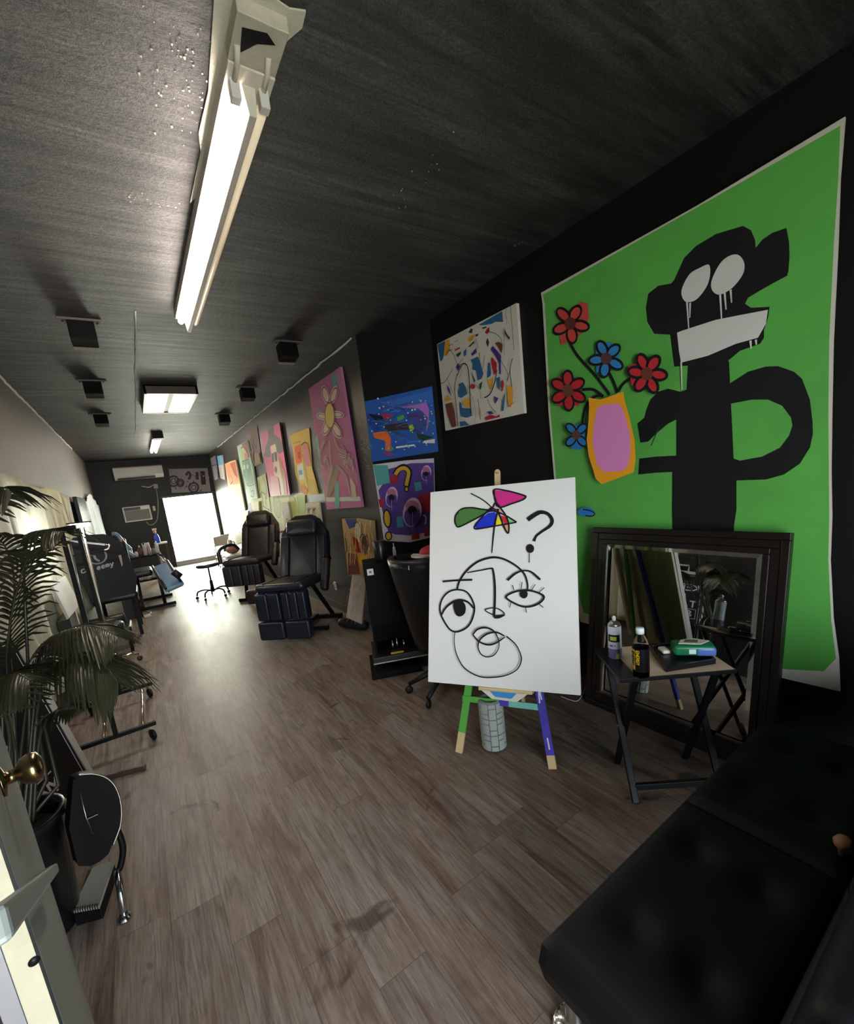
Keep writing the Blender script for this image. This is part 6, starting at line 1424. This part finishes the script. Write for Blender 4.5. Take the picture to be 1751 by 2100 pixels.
# ---- black shell chair with a chrome leg, notebook
cp = V((-.36, 2.06, 0))
t = thing('shell_chair', 'black curved shell chair with a chrome leg beside the palm pot', 'chair', cp)
out = [(142,1700),(150,1600),(168,1590),(190,1588),(214,1594),(232,1610),(243,1634),(247,1662),(245,1690),(238,1712),(231,1730),(222,1752),(206,1766),(186,1776),(160,1776)]
pl = on_plane((-.36, 2.06, 0), (.25, -1, .15))
mb = MB(); mb.prism([pl(*p) for p in out], V((-.02, .05, 0)), mat('smoked_black_shell', '#100d0e', .6, spec=.12)); obj('shell', mb, None, t, bevel=.008)
mb = MB(); mb.tube(catmull([pl(*p)-V((0, .004, 0)) for p in ((160,1588),(190,1586),(216,1593),(234,1609),(245,1634),(249,1662),(247,1690),(240,1712),(232,1732))]), .004, M_steel, n=6); obj('shell_rim', mb, M_steel, t, 'thin bright rim')
mb = MB(); mb.tube([pl(164,1624)-V((0, .006, 0)), pl(177,1675)-V((0, .006, 0)), pl(191,1708)-V((0, .006, 0))], .0025, M_steel, n=6); mb.bar(pl(178,1677)-V((0, .008, 0)), pl(200,1667)-V((0, .008, 0)), .008, .003, M_steel); obj('seam_strip', mb, M_steel, t, 'thin metal seam strip')
mb = MB(); mb.tube(catmull([pl(*p)+V((0, .02, 0)) for p in ((236,1702),(246,1722),(252,1748),(248,1778),(240,1800))]), .012, M_blkm, n=10); obj('lower_bracket', mb, M_blkm, t)
lg = at_z(0)(256, 1884)
mb = MB(); mb.lathe(lg, [(.026, 0), (.027, .006), (.018, .012), (.015, .02)], n=18); mb.tube([lg+V((0, 0, .015)), pl(240,1790)+V((0, .02, 0))], .014, n=12); obj('leg', mb, M_chrome, t, 'chrome leg with a round foot')
lg2 = lg+V((-.30, .12, 0)); mb = MB(); mb.lathe(lg2, [(.026, 0), (.018, .012), (.015, .02)], n=18); mb.tube([lg2+V((0, 0, .015)), lg2+V((0, .03, .22))], .014, n=12); obj('leg', mb, M_chrome, t, 'chrome leg with a round foot')
mb = MB(); nb = [at_z(.05)(*p) for p in ((236,1772),(206,1862),(150,1878),(180,1785))]
mb.prism([V((p.x, p.y, 0)) for p in nb], (0, 0, .05)); one('storage_box', mb, 'low black box on the floor under the spiral notebook', 'box', M_blk, bevel=.004)
t = thing('notebook', 'grey spiral notebook lying on the low black box by the door', 'notebook', sum(nb, V((0, 0, 0)))/4)
n4 = [at_z(.07)(*p) for p in ((234,1762),(202,1856),(146,1866),(190,1776))]
mb = MB(); mb.prism([V((p.x, p.y, .052)) for p in n4], (0, 0, .0115)); obj('pages', mb, mat('paper_edge', '#a9aaa2', .6), t, 'pale page edges')
mb = MB(); cq = sum(n4, V((0, 0, 0)))/4; mb.prism([V((p.x, p.y, .0642))+(V((cq.x, cq.y, .0642))-V((p.x, p.y, .0642)))*.03 for p in n4], (0, 0, .003)); obj('cover', mb, mat('grey_cover', '#6d736e', .4), t)
mb = MB(); a, b = n4[1], n4[2]
for k in range(11):
    p = a+(b-a)*(.04+.09*k); mb.tube([V((p.x, p.y, .052))+V((.006*math.cos(w)*0, -.010*math.sin(w), .010+.014*math.cos(w))) for w in np.linspace(0, 2*PI, 10)], .0016, n=5)
obj('spiral_binding', mb, M_blkm, t)

# ---- the half open door at the left edge
dA, dB = at_y(.80)(64, 1900), at_y(1.55)(131, 1900)
dA = V((dA.x, dA.y, 0)); dB = V((dB.x, dB.y, 0)); dd = (dB-dA).normalized(); dn = V((-dd.y, dd.x, 0))
if dn.x > 0: dn = -dn                       # away from the aisle
mb = MB(); mb.frame(dA+V((0, 0, .012)), dB-dA, dn*.04, V((0, 0, 2.02))); M_door = mat('grey_door_paint', '#8d938e', .5, vary=.06, vscale=8)
d2 = struct('door_2', mb, M_door, bevel=.002)
mb = MB(); mb.frame(dA-dd*.004+dn*.004+V((0, 0, .012)), dd*.004, dn*.028, V((0, 0, 2.02))); obj('door_edge', mb, M_cream, d2, 'worn cream door edge')
mb = MB(); mb.frame(dA-dd*.005+dn*.0005+V((0, 0, .012)), dd*.005, dn*.003, V((0, 0, 2.02))); obj('edge_line', mb, M_blk, d2, 'dark gap line')
mb = MB(); mb.frame(dA-dd*.006+dn*.033+V((0, 0, .012)), dd*.03, dn*.02, V((0, 0, 2.02))); obj('edge_strip', mb, mat('dull_aluminium', '#8f8d90', .4, .5), d2, 'dull metal edge strip')
kz = V((0, 0, 1)); kc = at_y(1.05)(19, 1594); base = kc-dn*((kc-dA).dot(dn))
mb = MB()
mb.lathe(base, [(.030, 0), (.030, .004), (.012, .008), (.012, .022), (.024, .030), (.029, .042), (.027, .054), (.015, .060), (0, .061)], axis=-dn, n=24); obj('door_knob', mb, mat('aged_brass', '#8f7a58', .22, 1.), d2, 'brass door knob')
p0, p1 = on_plane(dA-dn*.03, dn)(-12, 1905), on_plane(dA-dn*.03, dn)(112, 1782)
mb = MB(); mb.bar(p0, p1, .012, .018, mat('grey_lever', '#7d8380', .4)); mb.bar(p1, p1+dn*.03, .016, .016, MATS['grey_lever']); obj('door_bar', mb, None, d2, 'grey bar handle across the door', bevel=.003)
h = on_plane(dA-dd*.0045, dd)(70, 1971)
mb = MB(); mb.lathe(h, [(.007, 0), (.007, .001)], axis=-dd, n=14); obj('screw_hole', mb, M_blk, d2, 'dark screw hole')
# ---- pink board high on the entry wall (seen only in the mirror)
t = thing('pink_sign', 'pink sign board with white marks on the dark entry wall, seen in the mirror', 'sign', (XL+.02, 2.45, 1.41))
mb = MB(); mb.frame((XL+.002, 2.14, 1.41), (.018, 0, 0), (0, .60, 0), (0, 0, .24)); obj('board', mb, mat('pink_board', '#b3709c', .5), t)
mb = MB(); mb.frame((XL+.0205, 2.14, 1.41), (.002, 0, 0), (0, .60, 0), (0, 0, .022), paint('#e6e0e2'))
for k in range(4): mb.frame((XL+.0205, 2.24+k*.045, 1.46), (.002, 0, 0), (0, .026, 0), (0, 0, .055), paint('#e6e0e2'))
obj('white_marks', mb, None, t, 'white strip and marks')
# ================================================================ how it is shown
SC.view_settings.view_transform = 'Standard'; SC.view_settings.look = 'None'
SC.view_settings.gamma = 1.0; SC.view_settings.use_curve_mapping = False
SC.view_settings.exposure = EXPO
cy = SC.cycles
cy.use_denoising = True
try: cy.denoiser = 'OPENIMAGEDENOISE'
except Exception: pass
cy.max_bounces = 8; cy.diffuse_bounces = 4; cy.glossy_bounces = 5; cy.transmission_bounces = 8; cy.transparent_max_bounces = 8
cy.sample_clamp_indirect = 6; cy.caustics_reflective = False; cy.caustics_refractive = False
